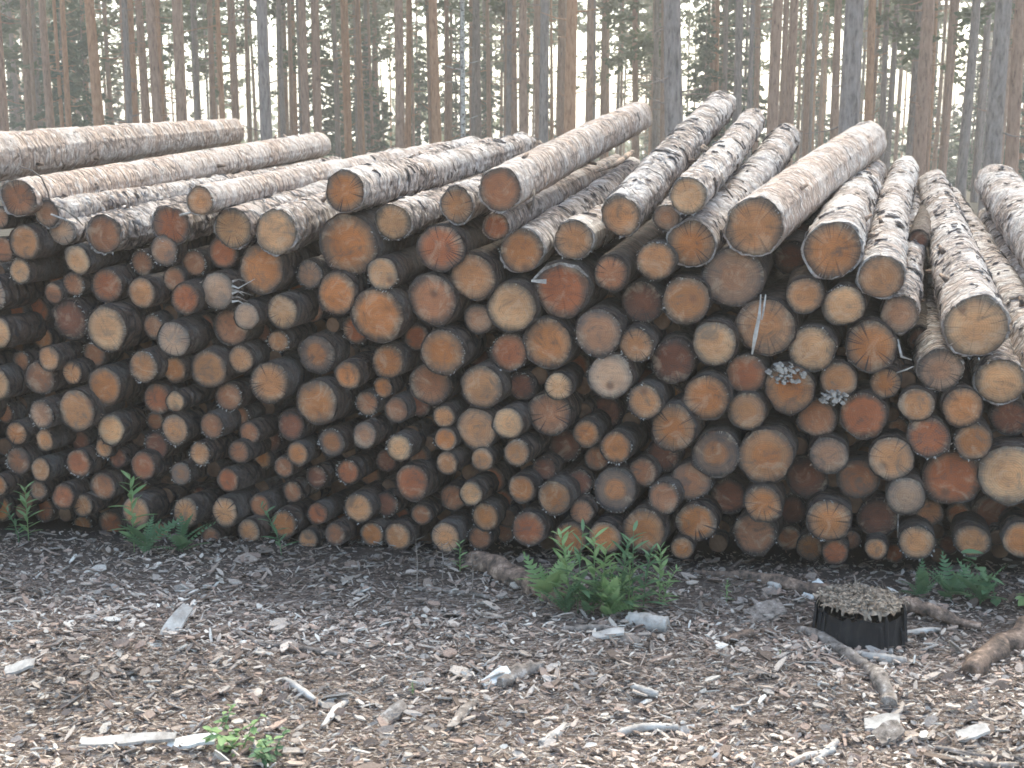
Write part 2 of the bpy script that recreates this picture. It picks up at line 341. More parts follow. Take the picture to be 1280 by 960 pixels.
FR = """1006,369,22,t 1055,382,24.5,p 957,408,35,t 1015,436,27.5,p 1089,433,30.5,o 1048,475,22,t 1107,479,18,o,.03 987,486,30,o 1146,506,20.5,t
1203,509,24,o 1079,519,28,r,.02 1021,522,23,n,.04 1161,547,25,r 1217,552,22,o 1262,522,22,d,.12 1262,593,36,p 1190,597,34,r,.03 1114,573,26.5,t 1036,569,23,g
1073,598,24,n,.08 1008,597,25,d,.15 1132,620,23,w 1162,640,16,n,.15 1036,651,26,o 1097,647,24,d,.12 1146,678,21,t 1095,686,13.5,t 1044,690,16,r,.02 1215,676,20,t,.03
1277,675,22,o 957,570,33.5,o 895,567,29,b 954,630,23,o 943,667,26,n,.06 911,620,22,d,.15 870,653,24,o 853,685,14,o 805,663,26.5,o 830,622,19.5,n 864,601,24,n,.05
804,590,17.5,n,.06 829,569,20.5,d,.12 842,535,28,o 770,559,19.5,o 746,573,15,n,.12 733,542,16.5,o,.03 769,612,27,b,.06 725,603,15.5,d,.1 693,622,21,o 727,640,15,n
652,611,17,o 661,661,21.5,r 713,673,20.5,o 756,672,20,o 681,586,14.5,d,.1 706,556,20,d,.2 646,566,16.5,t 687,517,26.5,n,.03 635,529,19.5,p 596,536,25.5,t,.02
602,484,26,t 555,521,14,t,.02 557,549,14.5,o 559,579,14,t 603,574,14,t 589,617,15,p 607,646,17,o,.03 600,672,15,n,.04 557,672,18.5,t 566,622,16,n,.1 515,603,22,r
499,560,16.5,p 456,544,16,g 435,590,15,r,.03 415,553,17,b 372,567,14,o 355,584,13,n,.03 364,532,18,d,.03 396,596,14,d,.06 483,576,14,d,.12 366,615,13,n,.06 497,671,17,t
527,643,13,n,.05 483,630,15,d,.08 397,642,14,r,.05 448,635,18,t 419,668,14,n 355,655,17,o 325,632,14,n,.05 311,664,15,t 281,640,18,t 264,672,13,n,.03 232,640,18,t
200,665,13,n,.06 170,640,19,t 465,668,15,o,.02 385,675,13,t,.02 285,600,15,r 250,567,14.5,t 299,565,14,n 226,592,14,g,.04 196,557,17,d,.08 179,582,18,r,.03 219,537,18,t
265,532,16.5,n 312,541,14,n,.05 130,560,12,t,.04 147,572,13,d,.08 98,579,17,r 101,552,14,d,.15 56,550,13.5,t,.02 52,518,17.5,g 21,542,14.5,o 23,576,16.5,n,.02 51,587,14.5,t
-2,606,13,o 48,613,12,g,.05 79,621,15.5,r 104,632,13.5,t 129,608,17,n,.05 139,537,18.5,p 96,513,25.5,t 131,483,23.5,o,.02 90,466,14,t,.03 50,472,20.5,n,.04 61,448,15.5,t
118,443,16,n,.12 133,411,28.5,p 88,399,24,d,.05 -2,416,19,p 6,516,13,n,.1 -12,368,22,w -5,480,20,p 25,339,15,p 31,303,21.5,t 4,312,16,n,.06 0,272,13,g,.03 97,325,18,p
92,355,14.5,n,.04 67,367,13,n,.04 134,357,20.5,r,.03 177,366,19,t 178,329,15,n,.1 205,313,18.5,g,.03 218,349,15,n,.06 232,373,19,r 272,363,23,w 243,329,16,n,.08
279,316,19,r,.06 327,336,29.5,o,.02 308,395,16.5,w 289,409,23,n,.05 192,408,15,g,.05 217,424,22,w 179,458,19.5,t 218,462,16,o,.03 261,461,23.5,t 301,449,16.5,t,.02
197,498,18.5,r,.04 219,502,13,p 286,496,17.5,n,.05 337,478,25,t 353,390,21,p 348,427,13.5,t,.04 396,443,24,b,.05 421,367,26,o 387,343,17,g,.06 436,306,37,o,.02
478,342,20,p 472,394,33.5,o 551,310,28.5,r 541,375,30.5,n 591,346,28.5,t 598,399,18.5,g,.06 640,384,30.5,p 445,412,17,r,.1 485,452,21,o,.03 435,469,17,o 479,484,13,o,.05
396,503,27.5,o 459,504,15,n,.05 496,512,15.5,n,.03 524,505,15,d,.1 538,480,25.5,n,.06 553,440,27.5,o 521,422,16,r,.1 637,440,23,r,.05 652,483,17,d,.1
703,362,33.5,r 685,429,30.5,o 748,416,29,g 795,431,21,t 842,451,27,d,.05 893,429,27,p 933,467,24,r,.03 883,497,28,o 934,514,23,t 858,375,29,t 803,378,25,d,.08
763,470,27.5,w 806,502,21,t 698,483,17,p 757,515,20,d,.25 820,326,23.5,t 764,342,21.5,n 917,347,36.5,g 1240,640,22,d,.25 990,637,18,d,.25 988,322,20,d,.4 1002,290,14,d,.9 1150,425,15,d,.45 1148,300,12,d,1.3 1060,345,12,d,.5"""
logs = []
for q in TOP:
    logs.append(dict(x=q[0], y=q[1], r=q[2], c=q[3], bk=q[4:7], rec=q[7], L=q[8], skin=q[9], top=True))
for tok in FR.split():
    a = tok.split(',')
    logs.append(dict(x=float(a[0]), y=float(a[1]), r=float(a[2]) * 1.05, c=a[3], rec=float(a[4]) if len(a) > 4 else random.uniform(-.03, .02), top=False, fill=False))
# shorter logs lying deeper in the gaps between the others
def topy(x):
    pts = [(-400, 372), (-30, 365), (0, 330), (150, 335), (300, 345), (420, 330), (560, 330), (640, 350), (760, 350), (860, 370), (960, 375), (1060, 400), (1150, 480), (1260, 520), (1560, 560)]
    for (a, b), (c, d) in zip(pts, pts[1:]):
        if a <= x <= c: return b + (d - b) * (x - a) / (c - a)
    return 600
def boty(x): return 640 + 60 * x / 1280 + (12 if 100 < x < 700 else 0)
nfill = 0
for k in range(16000):
    x = random.uniform(-330, 1400); y = random.uniform(topy(x), boty(x))
    outside = x < -25 or x > 1305
    d = min(math.hypot(x - l['x'], y - l['y']) - l['r'] for l in logs)
    mx = 24 if outside else 17
    if d > (13 if outside else 5.6) and y + min(d, mx) < boty(x) + 18:
        r = min(mx, d + (1 if outside else 4))
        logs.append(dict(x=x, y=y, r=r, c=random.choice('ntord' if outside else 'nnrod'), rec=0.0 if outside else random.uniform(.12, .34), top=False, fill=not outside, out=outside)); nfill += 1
inside = sorted([l for l in logs if not l.get('out')], key=lambda l: -l['r'])
deep = [l for l in inside[300:] if l.get('fill')]
logs = [l for l in logs if l not in deep]
print('LOGS', len(logs), 'fill', nfill, 'deep', len(deep))

def bark_mesh(L, r0, r1, seg, nl, seed, rough, prof, bow):
    """tube along +z from 0 to L, closed at the far end, with a lip at the near end; returns v,f,crack"""
    V = []; cr = []
    zs = [L * (i / nl) ** 1.25 for i in range(nl + 1)]
    for i, z in enumerate(zs):
        t = z / L; rr = r0 + (r1 - r0) * t
        bx, by = bow[0] * math.sin(math.pi * t), bow[1] * math.sin(math.pi * t)
        for k in range(seg):
            a = 2 * math.pi * k / seg; ca, sa = math.cos(a), math.sin(a)
            pr = prof[k % len(prof)] if len(prof) == seg else 1
            R_ = rr * pr; c_ = 0.0; zz = z
            if rough > 0:
                p = Vector((ca * rr, sa * rr, z)); dn = noise.noise_vector(p * 9 + Vector((seed, 0, 0))) * .035
                q = Vector(((p.x + dn.x) * 15, (p.y + dn.y) * 15, (p.z + dn.z * 1.4) * 24 + seed))
                dd, pp = noise.voronoi(q); e = dd[1] - dd[0]
                msk = sstep(-.38, .10, noise.noise((p.x * 4, p.y * 4, p.z * 2.2 + seed)))
                lift = noise.cell(pp[0] * 3.1 + Vector((seed, 0, 0)))
                crk = (1 - sstep(.04, .30, e)) * msk * (.45 + .55 * lift if lift > 0 else .45)
                tilt = (q.z - pp[0].z)                      # flakes lift at one end
                R_ += rough * (-.9 * crk + (.75 * lift + 1.3 * tilt) * msk * (1 - crk))
                R_ += rough * 1.6 * noise.noise((p.x * 12, p.y * 12, p.z * 7 + seed))
                c_ = min(1, crk * 1.15)
            else:
                R_ += .003 * noise.noise((ca * 3, sa * 3, z * 9 + seed))
            if i == 0: zz = -.003 + .003 * noise.noise((ca * 4 + seed, sa * 4, 0)); 
            V.append((ca * R_ + bx, sa * R_ + by, zz)); cr.append(c_)
    n = len(zs)
    idx = np.arange(n * seg).reshape(n, seg); nx = np.roll(idx, -1, 1)
    f = np.stack([idx[:-1], nx[:-1], nx[1:], idx[1:]], -1).reshape(-1, 4)
    # lip inward then back to the far cap
    base = len(V)
    for k in range(seg):
        a = 2 * math.pi * k / seg; pr = prof[k] if len(prof) == seg else 1
        V.append((math.cos(a) * r0 * pr * .945, math.sin(a) * r0 * pr * .945, .004)); cr.append(.35)
    far = len(V)
    for k in range(seg):
        x, y, z = V[(n - 1) * seg + k]; V.append((x * .3, y * .3, L)); cr.append(.2)
    b = np.arange(base, base + seg); b2 = np.roll(b, -1); fr = idx[0]; fr2 = nx[0]
    lip = np.stack([b, b2, fr2, fr], -1)
    q = np.arange(far, far + seg); q2 = np.roll(q, -1)
    cap = np.stack([idx[-1], nx[-1], q2, q], -1)
    F = np.concatenate([f, lip, cap])
    # close the small hole at the back with a fan of quads (seg is even)
    h = [[q[j], q[j + 1], q[seg - 2 - j], q[seg - 1 - j]] for j in range(seg // 2 - 1)]
    F = np.concatenate([F, np.array(h)])
    return np.array(V), F, np.array(cr)
def bark_scales(L, r0, r1, prof, bow, seed, shaggy):
    """dark curved cracks and lifted pale scales lying on the bark of one log"""
    seg = len(prof); CV, CF, PV, PF = [], [], [], []
    def sp(a, z, h):
        t = z / L; rr = (r0 + (r1 - r0) * t) * prof[int(a / (2 * math.pi) * seg) % seg] + h
        return (math.cos(a) * rr + bow[0] * math.sin(math.pi * t), math.sin(a) * rr + bow[1] * math.sin(math.pi * t), z)
    n = int((150 if shaggy else 75) * r0 / .08 * L / 3.3 * random.uniform(.7, 1.3))
    for q in range(n):
        a = random.uniform(0, 6.283); z = random.uniform(.02, .97) * L
        if noise.noise((math.cos(a) * .8 + seed, math.sin(a) * .8, z * 2.4)) < -.12 and random.random() < .8: continue
        al = random.lognormvariate(math.log(.031), .5); w_ = random.uniform(.0010, .0040) * (1.25 if shaggy else .8); cv = random.gauss(0, .35); sl = random.gauss(0, .4)
        m = 6; b = len(CV)
        for j in range(m + 1):
            u = j / m - .5; aa = a + u * al / r0; zz = z + (cv * (u * u * 4 - .3) + sl * u) * al + random.gauss(0, .0012); ww = w_ * (1 - (abs(u) * 2) ** 2 * .85) * random.uniform(.6, 1.3)
            zz = min(max(zz, .004), L * .99)
            CV += [sp(aa, zz - ww, .0015), sp(aa, zz, .0048 if shaggy else .003), sp(aa, zz + ww, .0015)]
        for j in range(m):
            k = b + j * 3; CF += [(k, k + 3, k + 4, k + 1), (k + 1, k + 4, k + 5, k + 2)]
        if random.random() < (.75 if shaggy else .25):   # the scale above the crack, its free edge standing off
            b = len(PV); ln = random.uniform(.012, .034); lf = random.uniform(.004, .011) if shaggy else .004
            for j in range(5):
                u = j / 4 - .5; aa = a + u * al * .95 / r0; z0 = min(z + w_ + (cv * (u * u * 4 - .3) + sl * u) * al, L - .05); jj = random.uniform(.6, 1.2)
                PV += [sp(aa, max(.003, z0), lf * jj), sp(aa, max(.003, z0) + .001, lf * jj - .003), sp(aa, min(L, z0 + ln * jj), .0022), sp(aa, min(L, z0 + ln * jj + .004), -.002)]
            for j in range(4):
                k = b + j * 4; PF += [(k, k + 4, k + 6, k + 2), (k, k + 1, k + 5, k + 4), (k + 2, k + 6, k + 7, k + 3)]
    return CV, CF, PV, PF
def cut_mesh(r0, seg, prof, seed):
    V = []; rings = [0.12, .3, .48, .66, .82, .93, .962]
    V.append((0, 0, 0))
    for q in rings:
        for k in range(seg):
            a = 2 * math.pi * k / seg; pr = 1 + (prof[k] - 1) * q
            rr = r0 * q * pr
            z = .0022 * noise.noise((math.cos(a) * q * 3 + seed, math.sin(a) * q * 3, 1)) * 1.6 + (.0016 if q < .9 else 0)
            V.append((math.cos(a) * rr, math.sin(a) * rr, -z + (.006 if q > .95 else 0)))
    F = [(0, 1 + (k + 1) % seg, 1 + k) for k in range(seg)]
    for i in range(len(rings) - 1):
        for k in range(seg):
            a = 1 + i * seg + k; b = 1 + i * seg + (k + 1) % seg
            F.append((a, b, b + seg, a + seg))
    return V, F
VP = (1136, 70)
for i, l in enumerate(logs):
    sd_ = i * 3.77 + 1
    P = face_pt(l['x'], l['y'], l['rec'])
    dep = proj(P)[2]; r0 = l['r'] * dep / FPX * 1.02
    if l['top']:
        bx, by, br = l['bk']; d = ray(bx, by)
        w0 = ORG - P; A = d.dot(d); B = 2 * d.dot(w0); C = w0.dot(w0) - l['L'] ** 2
        tt = (-B + math.sqrt(max(0, B * B - 4 * A * C))) / (2 * A); Q = ORG + d * tt
        L = l['L']; ax = (Q - P).normalized(); r1 = min(r0 * 1.12, br * proj(Q)[2] / FPX)
    else:
        vy = 90 + 150 * sstep(330, 620, l['y']) + random.uniform(-50, 50); vx = VP[0] + random.uniform(-110, 110)
        ax = ray(vx, vy).normalized(); L = random.uniform(2.9, 3.3) - l['rec']
        if l['x'] < 40: ax = ray(vx, max(vy, 190)).normalized(); L = min(L, 2.9)
        pass; r1 = r0 * random.uniform(.9, 1.12)
    seg = 64 if l['top'] else 36
    prof = []
    ea = random.uniform(0, math.pi); ee = random.uniform(0, .05)
    for k in range(seg):
        a = 2 * math.pi * k / seg
        prof.append(1 + ee * math.cos(2 * (a - ea)) + .085 * noise.noise((math.cos(a) * 1.3 + sd_, math.sin(a) * 1.3, 0)) + .05 * noise.noise((math.cos(a) * 5 + sd_, math.sin(a) * 5, 3)))
    bow = (random.uniform(-.02, .02), random.uniform(-.02, .02)) if l['top'] else (random.uniform(-.008, .008), 0)
    root = bpy.data.objects.new('log', None); COL.objects.link(root); root.matrix_world = frame_mat(P, ax); root.empty_display_size = .1
    l['ob'] = root; l['P'] = P; l['ax'] = ax; l['R0'] = r0
    V, F, cr = bark_mesh(L, r0, r1, seg, 230 if l['top'] else 14, sd_, (.0062 if l.get('skin') == 0 else .0030) if l['top'] else 0, prof, bow)
    me = mesh_np('bark', V, F, attr={'crack': ('FLOAT', cr)})
    b = link('bark', me, (M_barktop, M_barkpeel)[l['skin']] if l['top'] else M_barkdark, root)
    V, F = cut_mesh(r0, seg, prof, sd_); cm = mesh_np('cut_face', V, F)
    c = link('cut_face', cm, M_cut, root)
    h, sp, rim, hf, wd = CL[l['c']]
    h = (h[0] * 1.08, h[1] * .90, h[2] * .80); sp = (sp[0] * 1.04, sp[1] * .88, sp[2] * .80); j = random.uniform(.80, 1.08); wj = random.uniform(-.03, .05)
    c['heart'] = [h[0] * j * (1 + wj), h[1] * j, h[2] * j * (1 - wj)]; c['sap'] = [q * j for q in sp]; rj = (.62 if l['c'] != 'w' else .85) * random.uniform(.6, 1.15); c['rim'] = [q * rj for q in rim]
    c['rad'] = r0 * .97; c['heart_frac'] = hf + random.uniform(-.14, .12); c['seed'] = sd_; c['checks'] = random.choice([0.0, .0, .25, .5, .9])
    if random.random() < .5 or l['top']:
        pr = []; nn_ = random.randint(10, 30); a0 = random.uniform(0, 6.28); spn = random.uniform(2, 6.2)
        for q in range(nn_):
            a = a0 + random.uniform(0, spn); k = int(a / (2 * math.pi) * seg) % seg; rr = r0 * prof[k] * random.uniform(.93, 1.02)
            w_ = random.uniform(.0012, .004); ln = random.uniform(.004, .014); o_ = Vector((math.cos(a), math.sin(a), 0)); t_ = Vector((-math.sin(a), math.cos(a), 0)); dz = Vector((0, 0, -random.uniform(.002, .012)))
            c_ = o_ * rr; e_ = o_ * (rr + ln * random.uniform(-.5, .7)) + dz + t_ * random.gauss(0, .004)
            pr.append(([c_ - t_ * w_, c_ + t_ * w_, e_ + t_ * w_ * .5, e_ - t_ * w_ * .5, c_ - t_ * w_ + Vector((0, 0, .003)), c_ + t_ * w_ + Vector((0, 0, .003))], [(0, 1, 2, 3), (4, 0, 3), (1, 5, 2), (5, 4, 3, 2)]))
        o = link('frayed_rim', mesh_np('frayed_rim', *merge(pr), smooth=False), M_wood_pale if random.random() < .75 else M_wood_brown, root); o['kind'] = 'stuff'
    if l['top']:
        CV, CF, PV, PF = bark_scales(L, r0, r1, prof, bow, sd_, l['skin'] == 0)
        o = link('bark_crack', mesh_np('bark_crack', CV, CF), M_crack, root); o['kind'] = 'stuff'
        if PV: o = link('bark_scale', mesh_np('bark_scale', PV, PF), M_barktop if l['skin'] == 0 else M_barkpeel, root); o['kind'] = 'stuff'
        for q in range(random.randint(2, 5)):
            a = random.uniform(-1, 4.1); z = random.uniform(.2, L - .3); rr = (r0 + (r1 - r0) * z / L)
            v_, f_ = tube([(math.cos(a) * rr * .85, math.sin(a) * rr * .85, z), (math.cos(a) * rr * 1.05, math.sin(a) * rr * 1.05, z + .01), (math.cos(a) * (rr + random.uniform(.012, .04)), math.sin(a) * (rr + .02), z + .035)], [.016, .010, .007], 7, .2)
            link('branch_stub', mesh_np('branch_stub', [tuple(x_) for x_ in v_], f_), M_wood_brown, root)
dbV, dbF, dcV, dcF = [], [], [], []; nb = nc = 0
for i, l in enumerate(deep):
    P = face_pt(l['x'], l['y'], l['rec']); r0 = l['r'] * proj(P)[2] / FPX
    M = frame_mat(P, ray(VP[0] + random.uniform(-80, 80), 90 + 150 * sstep(330, 620, l['y'])).normalized())
    prof = [1 + .06 * noise.noise((math.cos(k) * 2 + i, math.sin(k) * 2, i)) for k in range(20)]
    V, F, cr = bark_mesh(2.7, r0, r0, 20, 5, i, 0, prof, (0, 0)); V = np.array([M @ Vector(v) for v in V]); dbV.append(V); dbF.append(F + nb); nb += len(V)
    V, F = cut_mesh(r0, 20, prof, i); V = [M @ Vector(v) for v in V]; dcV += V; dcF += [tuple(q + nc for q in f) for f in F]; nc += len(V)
if deep:
    e = bpy.data.objects.new('deep_log_ends', None); COL.objects.link(e)
    thing(e, 'smallest log ends lying back in the dark gaps all over the pile', 'logs'); e['kind'] = 'stuff'
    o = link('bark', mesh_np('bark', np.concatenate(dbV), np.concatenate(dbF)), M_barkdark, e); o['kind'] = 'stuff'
    o = link('cut_face', mesh_np('cut_face', [tuple(v) for v in dcV], dcF), mat_noise('deep_cut_wood', [(.3, (.07, .042, .03)), (.5, (.16, .09, .055)), (.7, (.24, .14, .085))], 9, bump=.002), e); o['kind'] = 'stuff'  # cut wood darkened so its colour carries the shade of the gaps
# ---- labels: landmark logs named by hand, the others placed against them
LM = [ # x, y, own label, short name
 (436,306,'largest orange log end left of centre, under the brown-ended overhanging top log','the largest orange end left of centre'),
 (133,411,'broad pale straw-coloured log end near the left edge, sticking out past its neighbours','the broad pale end at left'),
 (272,363,'whitish round log end with torn fibres sticking out at its right side','the whitish end with torn fibres'),
 (217,424,'greyish white log end with scalloped notched rim, left part of the pile','the white scalloped end'),
 (96,513,'broad tan log end with ragged grey rim in the lower left of the pile','the ragged tan end lower left'),
 (421,367,'smooth flat orange log end directly below the largest orange end left of centre','the smooth orange end left of centre'),
 (396,503,'orange log end with ragged pale rim, half way down left of centre','the pale-rimmed orange end left of centre'),
 (515,603,'red-orange log end low in the pile, left of the two small stacked tan ends','the low red-orange end'),
 (541,375,'broad brown log end with bright flecks of bark on its rim, centre of the pile','the flecked brown centre end'),
 (703,362,'large red-brown log end with a white strip of peeled bark over its top','the red end capped by white peel'),
 (685,429,'large clean bright orange log end just under the red end with white peel','the clean bright orange end'),
 (763,470,'pale greyish log end with one small dark split above its middle','the pale end with a dark split'),
 (602,484,'round greenish tan log end in the middle of the pile','the greenish tan middle end'),
 (842,535,'plump orange-tan log end just left of the blue-grey ringed end','the plump orange-tan end'),
 (769,612,'blue-grey log end with brown heart and a white fleck, low behind the ferns','the blue-grey end behind the ferns'),
 (957,570,'big orange-hearted log end with pale speckled ring, lower right of centre','the speckled-ring orange end'),
 (917,347,'wide grey log end with deeply grooved rim, under the fat tan-ended top log','the wide grooved grey end'),
 (957,408,'large tan log end with a long white splinter hanging down over it','the end with the hanging splinter'),
 (987,486,'orange-red log end with a crust of white resin on its upper half','the end crusted with white resin'),
 (1089,433,'mottled orange log end with dark knots round its edge, right part of the pile','the mottled knotty orange end'),
 (1114,573,'round tan log end with sawn stripes, above the small whitish end at right','the striped tan end at right'),
 (1262,593,'large pale orange log end with cracked rim, cut off by the right picture edge','the cracked pale end at right edge'),
 (1036,651,'orange log end with greenish rim near the ground, above the small red-brown end','the green-rimmed end near the ground'),
 (805,663,'big orange log end at the bottom of the pile, right beside the tall fern tips','the big bottom end beside the ferns'),
 (1220,409,'thick pale-ended top log at the right, its flaky bark leaning left up the picture','the thick pale top end at right'),
 (232,640,'tan log end at the foot of the pile, lower left','the tan bottom end lower left'),
 (625,237,'smooth-barked top log with brown end, pointing up right from the crest at centre','the brown top end at the crest'),
 (943,284,'fattest top log with wide tan end, thick flaky bark, right of centre','the fattest tan top end'),
 (130,293,'grey-barked top log with deep-set brown end, upper left','the deep-set brown end upper left'),
]
def say_size(r): return 'tiny' if r < 13.5 else 'small' if r < 18 else 'medium' if r < 25 else 'large' if r < 31 else 'very large'
DIRS = ['right of', 'above and right of', 'above', 'above and left of', 'left of', 'below and left of', 'below', 'below and right of']
ORD = ['nearest', 'second', 'third', 'fourth', 'fifth', 'sixth', 'seventh', 'eighth', 'ninth', 'tenth', 'eleventh', 'twelfth', 'thirteenth', 'fourteenth'] + ['further'] * 30
lmk = []
for (x, y, lab, sh) in LM:
    l = min(logs, key=lambda q: math.hypot(q['x'] - x, q['y'] - y)); l['label'] = lab; lmk.append((l, sh))
HANDTOP = {0: 'thick log entering from the left edge, highest at upper left, no cut end in view',
 1: 'long smooth-barked top log with brown end, just below the highest log at upper left',
 12: None, 16: 'knotty top log with curling torn bark, its far end highest of all',
 18: 'straight top log with pale round end, between the knotty log and the fattest log',
 21: 'thick top log with orange-brown end, tucked under the fattest log at right',
 22: 'rough-barked top log with greenish tan end standing almost upright in the picture, right side',
 29: 'top log at the right edge, highest there, its front end beyond the picture',
 28: 'second flaky log from the top at the right picture edge',
 27: 'narrow log squeezed against the thick pale-ended log at right, front end out of picture'}
for k, v in HANDTOP.items():
    if v: logs[k]['label'] = v
cells = {}
for l in logs:
    if 'label' in l: continue
    if l.get('out'):
        l['label'] = 'log end lying beyond the %s edge of the picture' % ('left' if l['x'] < 0 else 'right'); continue
    m, sh = min(lmk, key=lambda q: math.hypot(q[0]['x'] - l['x'], q[0]['y'] - l['y']))
    dx, dy = l['x'] - m['x'], m['y'] - l['y']; s_ = int(round(math.atan2(dy, dx) / (math.pi / 4))) % 8
    cells.setdefault((sh, s_), []).append((math.hypot(dx, dy), l))
for (sh, s_), q in cells.items():
    q.sort(key=lambda t: t[0])
    for n_, (d, l) in enumerate(q):
        if l.get('fill'): wd = 'deep-set dark'; sz = 'small'
        else: wd = CL[l['c']][4]; sz = say_size(l['r'])
        ty = 'top log' if l['top'] else 'log'
        l['label'] = f"{sz} {wd} {ty}, {ORD[n_]} one {DIRS[s_]} {sh}"
        if len(l['label'].split()) > 16: l['label'] = f"{wd} {ty}, {ORD[n_]} {DIRS[s_].replace(' and ', '-')} {sh}"
for l in logs:
    if len(l['label'].split()) > 16:
        l['label'] = l['label'].replace('pale straw-coloured', 'straw-coloured').replace('grey-ringed, orange-hearted', 'grey-ringed').replace('one ', '').replace(', nearest', ',')
for l in logs:
    if len(l['label'].split()) > 16: l['label'] = l['label'].replace('small ', '').replace('the big bottom end', 'the bottom end')
for l in logs:
    thing(l['ob'], l['label'], 'log', 'pine logs crossing the top of the pile' if l['top'] else 'sawn log ends stacked in the pile')

# slivers, resin crust and peel on particular logs
def log_at(x, y): return min(logs, key=lambda q: math.hypot(q['x'] - x, q['y'] - y))
def ribbon(pts, wds, th=.003):
    V = []; F = []
    for i, p in enumerate(pts):
        p = Vector(p); t = (Vector(pts[min(i + 1, len(pts) - 1)]) - Vector(pts[max(i - 1, 0)])).normalized()
        s = t.cross(Vector((0, -1, .15))).normalized() * wds[i]; n = Vector((0, -1, .1)).normalized() * th
        V += [p - s, p + s, p + s + n, p - s + n]
    for i in range(len(pts) - 1):
        a = i * 4
        for k in range(4): F.append((a + k, a + (k + 1) % 4, a + 4 + (k + 1) % 4, a + 4 + k))
    F += [(3, 2, 1, 0), tuple(len(V) - 4 + k for k in range(4))]
    return V, F
def on_log(l, name, V, F, mat):
    inv = frame_mat(l['P'], l['ax']).inverted()
    return link(name, mesh_np(name, [inv @ Vector(v) for v in V], F, smooth=False), mat, l['ob'])
def fp(x, y, out=.0): return face_pt(x, y, -out)
l = log_at(957, 408); on_log(l, 'splinter', *ribbon([fp(951, 368, .02), fp(949, 395, .06), fp(944, 420, .07), fp(940, 443, .07)], [.002, .006, .008, .003]), M_wood_pale)
on_log(l, 'splinter', *ribbon([fp(957, 368, .02), fp(955, 384, .05), fp(952, 400, .06)], [.002, .004, .002]), M_wood_pale)
l = log_at(703, 362); on_log(l, 'bark_peel', *ribbon([fp(664, 351, .09), fp(683, 352, .06), ], [.004, .010], .004), M_wood_pale)
on_log(l, 'bark_peel', *ribbon([fp(666, 350, .06), fp(680, 336, .05), fp(700, 329, .05), fp(722, 334, .05), fp(735, 346, .05)], [.004, .006, .005, .007, .003]), M_wood_grey)
for (x, y, w_, h_, n_) in ((984, 468, 23, 13, 60), (1043, 498, 17, 9, 34)):
    l = log_at(x, y + 10); pr = []
    for k in range(n_):
        a = random.uniform(0, 6.28); q = math.sqrt(random.random()); c = fp(x + math.cos(a) * q * w_, y + math.sin(a) * q * h_, .055)
        s = random.uniform(.003, .009); rt = random.uniform(0, 3.1)
        vs = [c + Vector((math.cos(rt + j * 1.257) * s * random.uniform(.6, 1.4), 0, math.sin(rt + j * 1.257) * s * random.uniform(.5, 1.1))) for j in range(5)]
        vs += [v + Vector((0, .05, 0)) for v in vs[:5]]
        pr.append((vs, [(0, 1, 2, 3, 4), (9, 8, 7, 6, 5)] + [(j, 5 + j, 5 + (j + 1) % 5, (j + 1) % 5) for j in range(5)]))
    on_log(l, 'resin_crust', *merge(pr), M_resin)
l = log_at(272, 363)
for k in range(6):
    x0, y0 = 290, 352 + k * 5; on_log(l, 'torn_fibre', *ribbon([fp(x0, y0 , .02), fp(x0 + 8, y0 + random.uniform(-4, 5), .03), fp(x0 + random.uniform(12, 32), y0 - random.uniform(-8, 9), .02)], [.005, .0025, .0008], .002), M_wood_pale if k % 2 else M_wood_grey)
# ------------------------------------------------------------ forest
def trunk_mesh(h, r, seg=10, n=14, seed=0, lean=.12):
    P = []; rad = []; lx, ly = random.uniform(-lean, lean), random.uniform(-lean, lean)
    for i in range(n + 1):
        t = i / n; P.append((lx * t * 1.5 + .05 * math.sin(t * 7 + seed), ly * t * 1.5 + .05 * math.cos(t * 5 + seed), h * t - .2)); rad.append(r * (1.18 if i == 0 else 1 - .62 * t))
    return tube(P, rad, seg, .06, False, seed), P, rad
def stubs(P, rad, z0, z1, n, ln):
    parts = []
    for k in range(n):
        z = random.uniform(z0, z1); i = min(range(len(P)), key=lambda j: abs(P[j][2] - z)); a = random.uniform(0, 6.28)
        b = Vector((P[i][0], P[i][1], z)); L = random.uniform(.3, 1) * ln; d = Vector((math.cos(a), math.sin(a), random.uniform(-.35, .25)))
        parts.append(tube([b, b + d * L * .5, b + d * L + Vector((0, 0, random.uniform(-.1, .2) * L))], [.022, .014, .006], 4, 0, False))
    return merge(parts)
def needles(n, fpos, size):
    V = np.zeros((n * 4, 3), np.float32)
    for k in range(n):
        c, out = fpos(k); s = size * random.uniform(.6, 1.4)
        d = Vector(out) + Vector((random.gauss(0, .5), random.gauss(0, .5), random.gauss(0, .4))); d.normalize()
        sd2 = d.cross(Vector((random.gauss(0, 1), random.gauss(0, 1), random.gauss(0, 1)))).normalized()
        c = Vector(c)
        V[k * 4] = c - d * s * .5; V[k * 4 + 1] = c + sd2 * s * .28; V[k * 4 + 2] = c + d * s * .6; V[k * 4 + 3] = c - sd2 * s * .28
    return V, np.arange(n * 4).reshape(n, 4)
def pine_crown(z0, z1, rad, n, size, clumps):
    cl = []
    for k in range(clumps):
        t = random.random(); a = random.uniform(0, 6.28); q = rad * (1 - .55 * t) * random.uniform(.25, 1)
        cl.append((Vector((math.cos(a) * q, math.sin(a) * q, z0 + (z1 - z0) * t)), random.uniform(.35, .8) * rad * .42))
    def f(k):
        c, s = random.choice(cl); o = Vector((random.gauss(0, 1), random.gauss(0, 1), random.gauss(0, .45)))
        return c + o * s * .5, o
    v, fc = needles(n, f, size)
    return mesh_np('crown', v, fc, smooth=False)
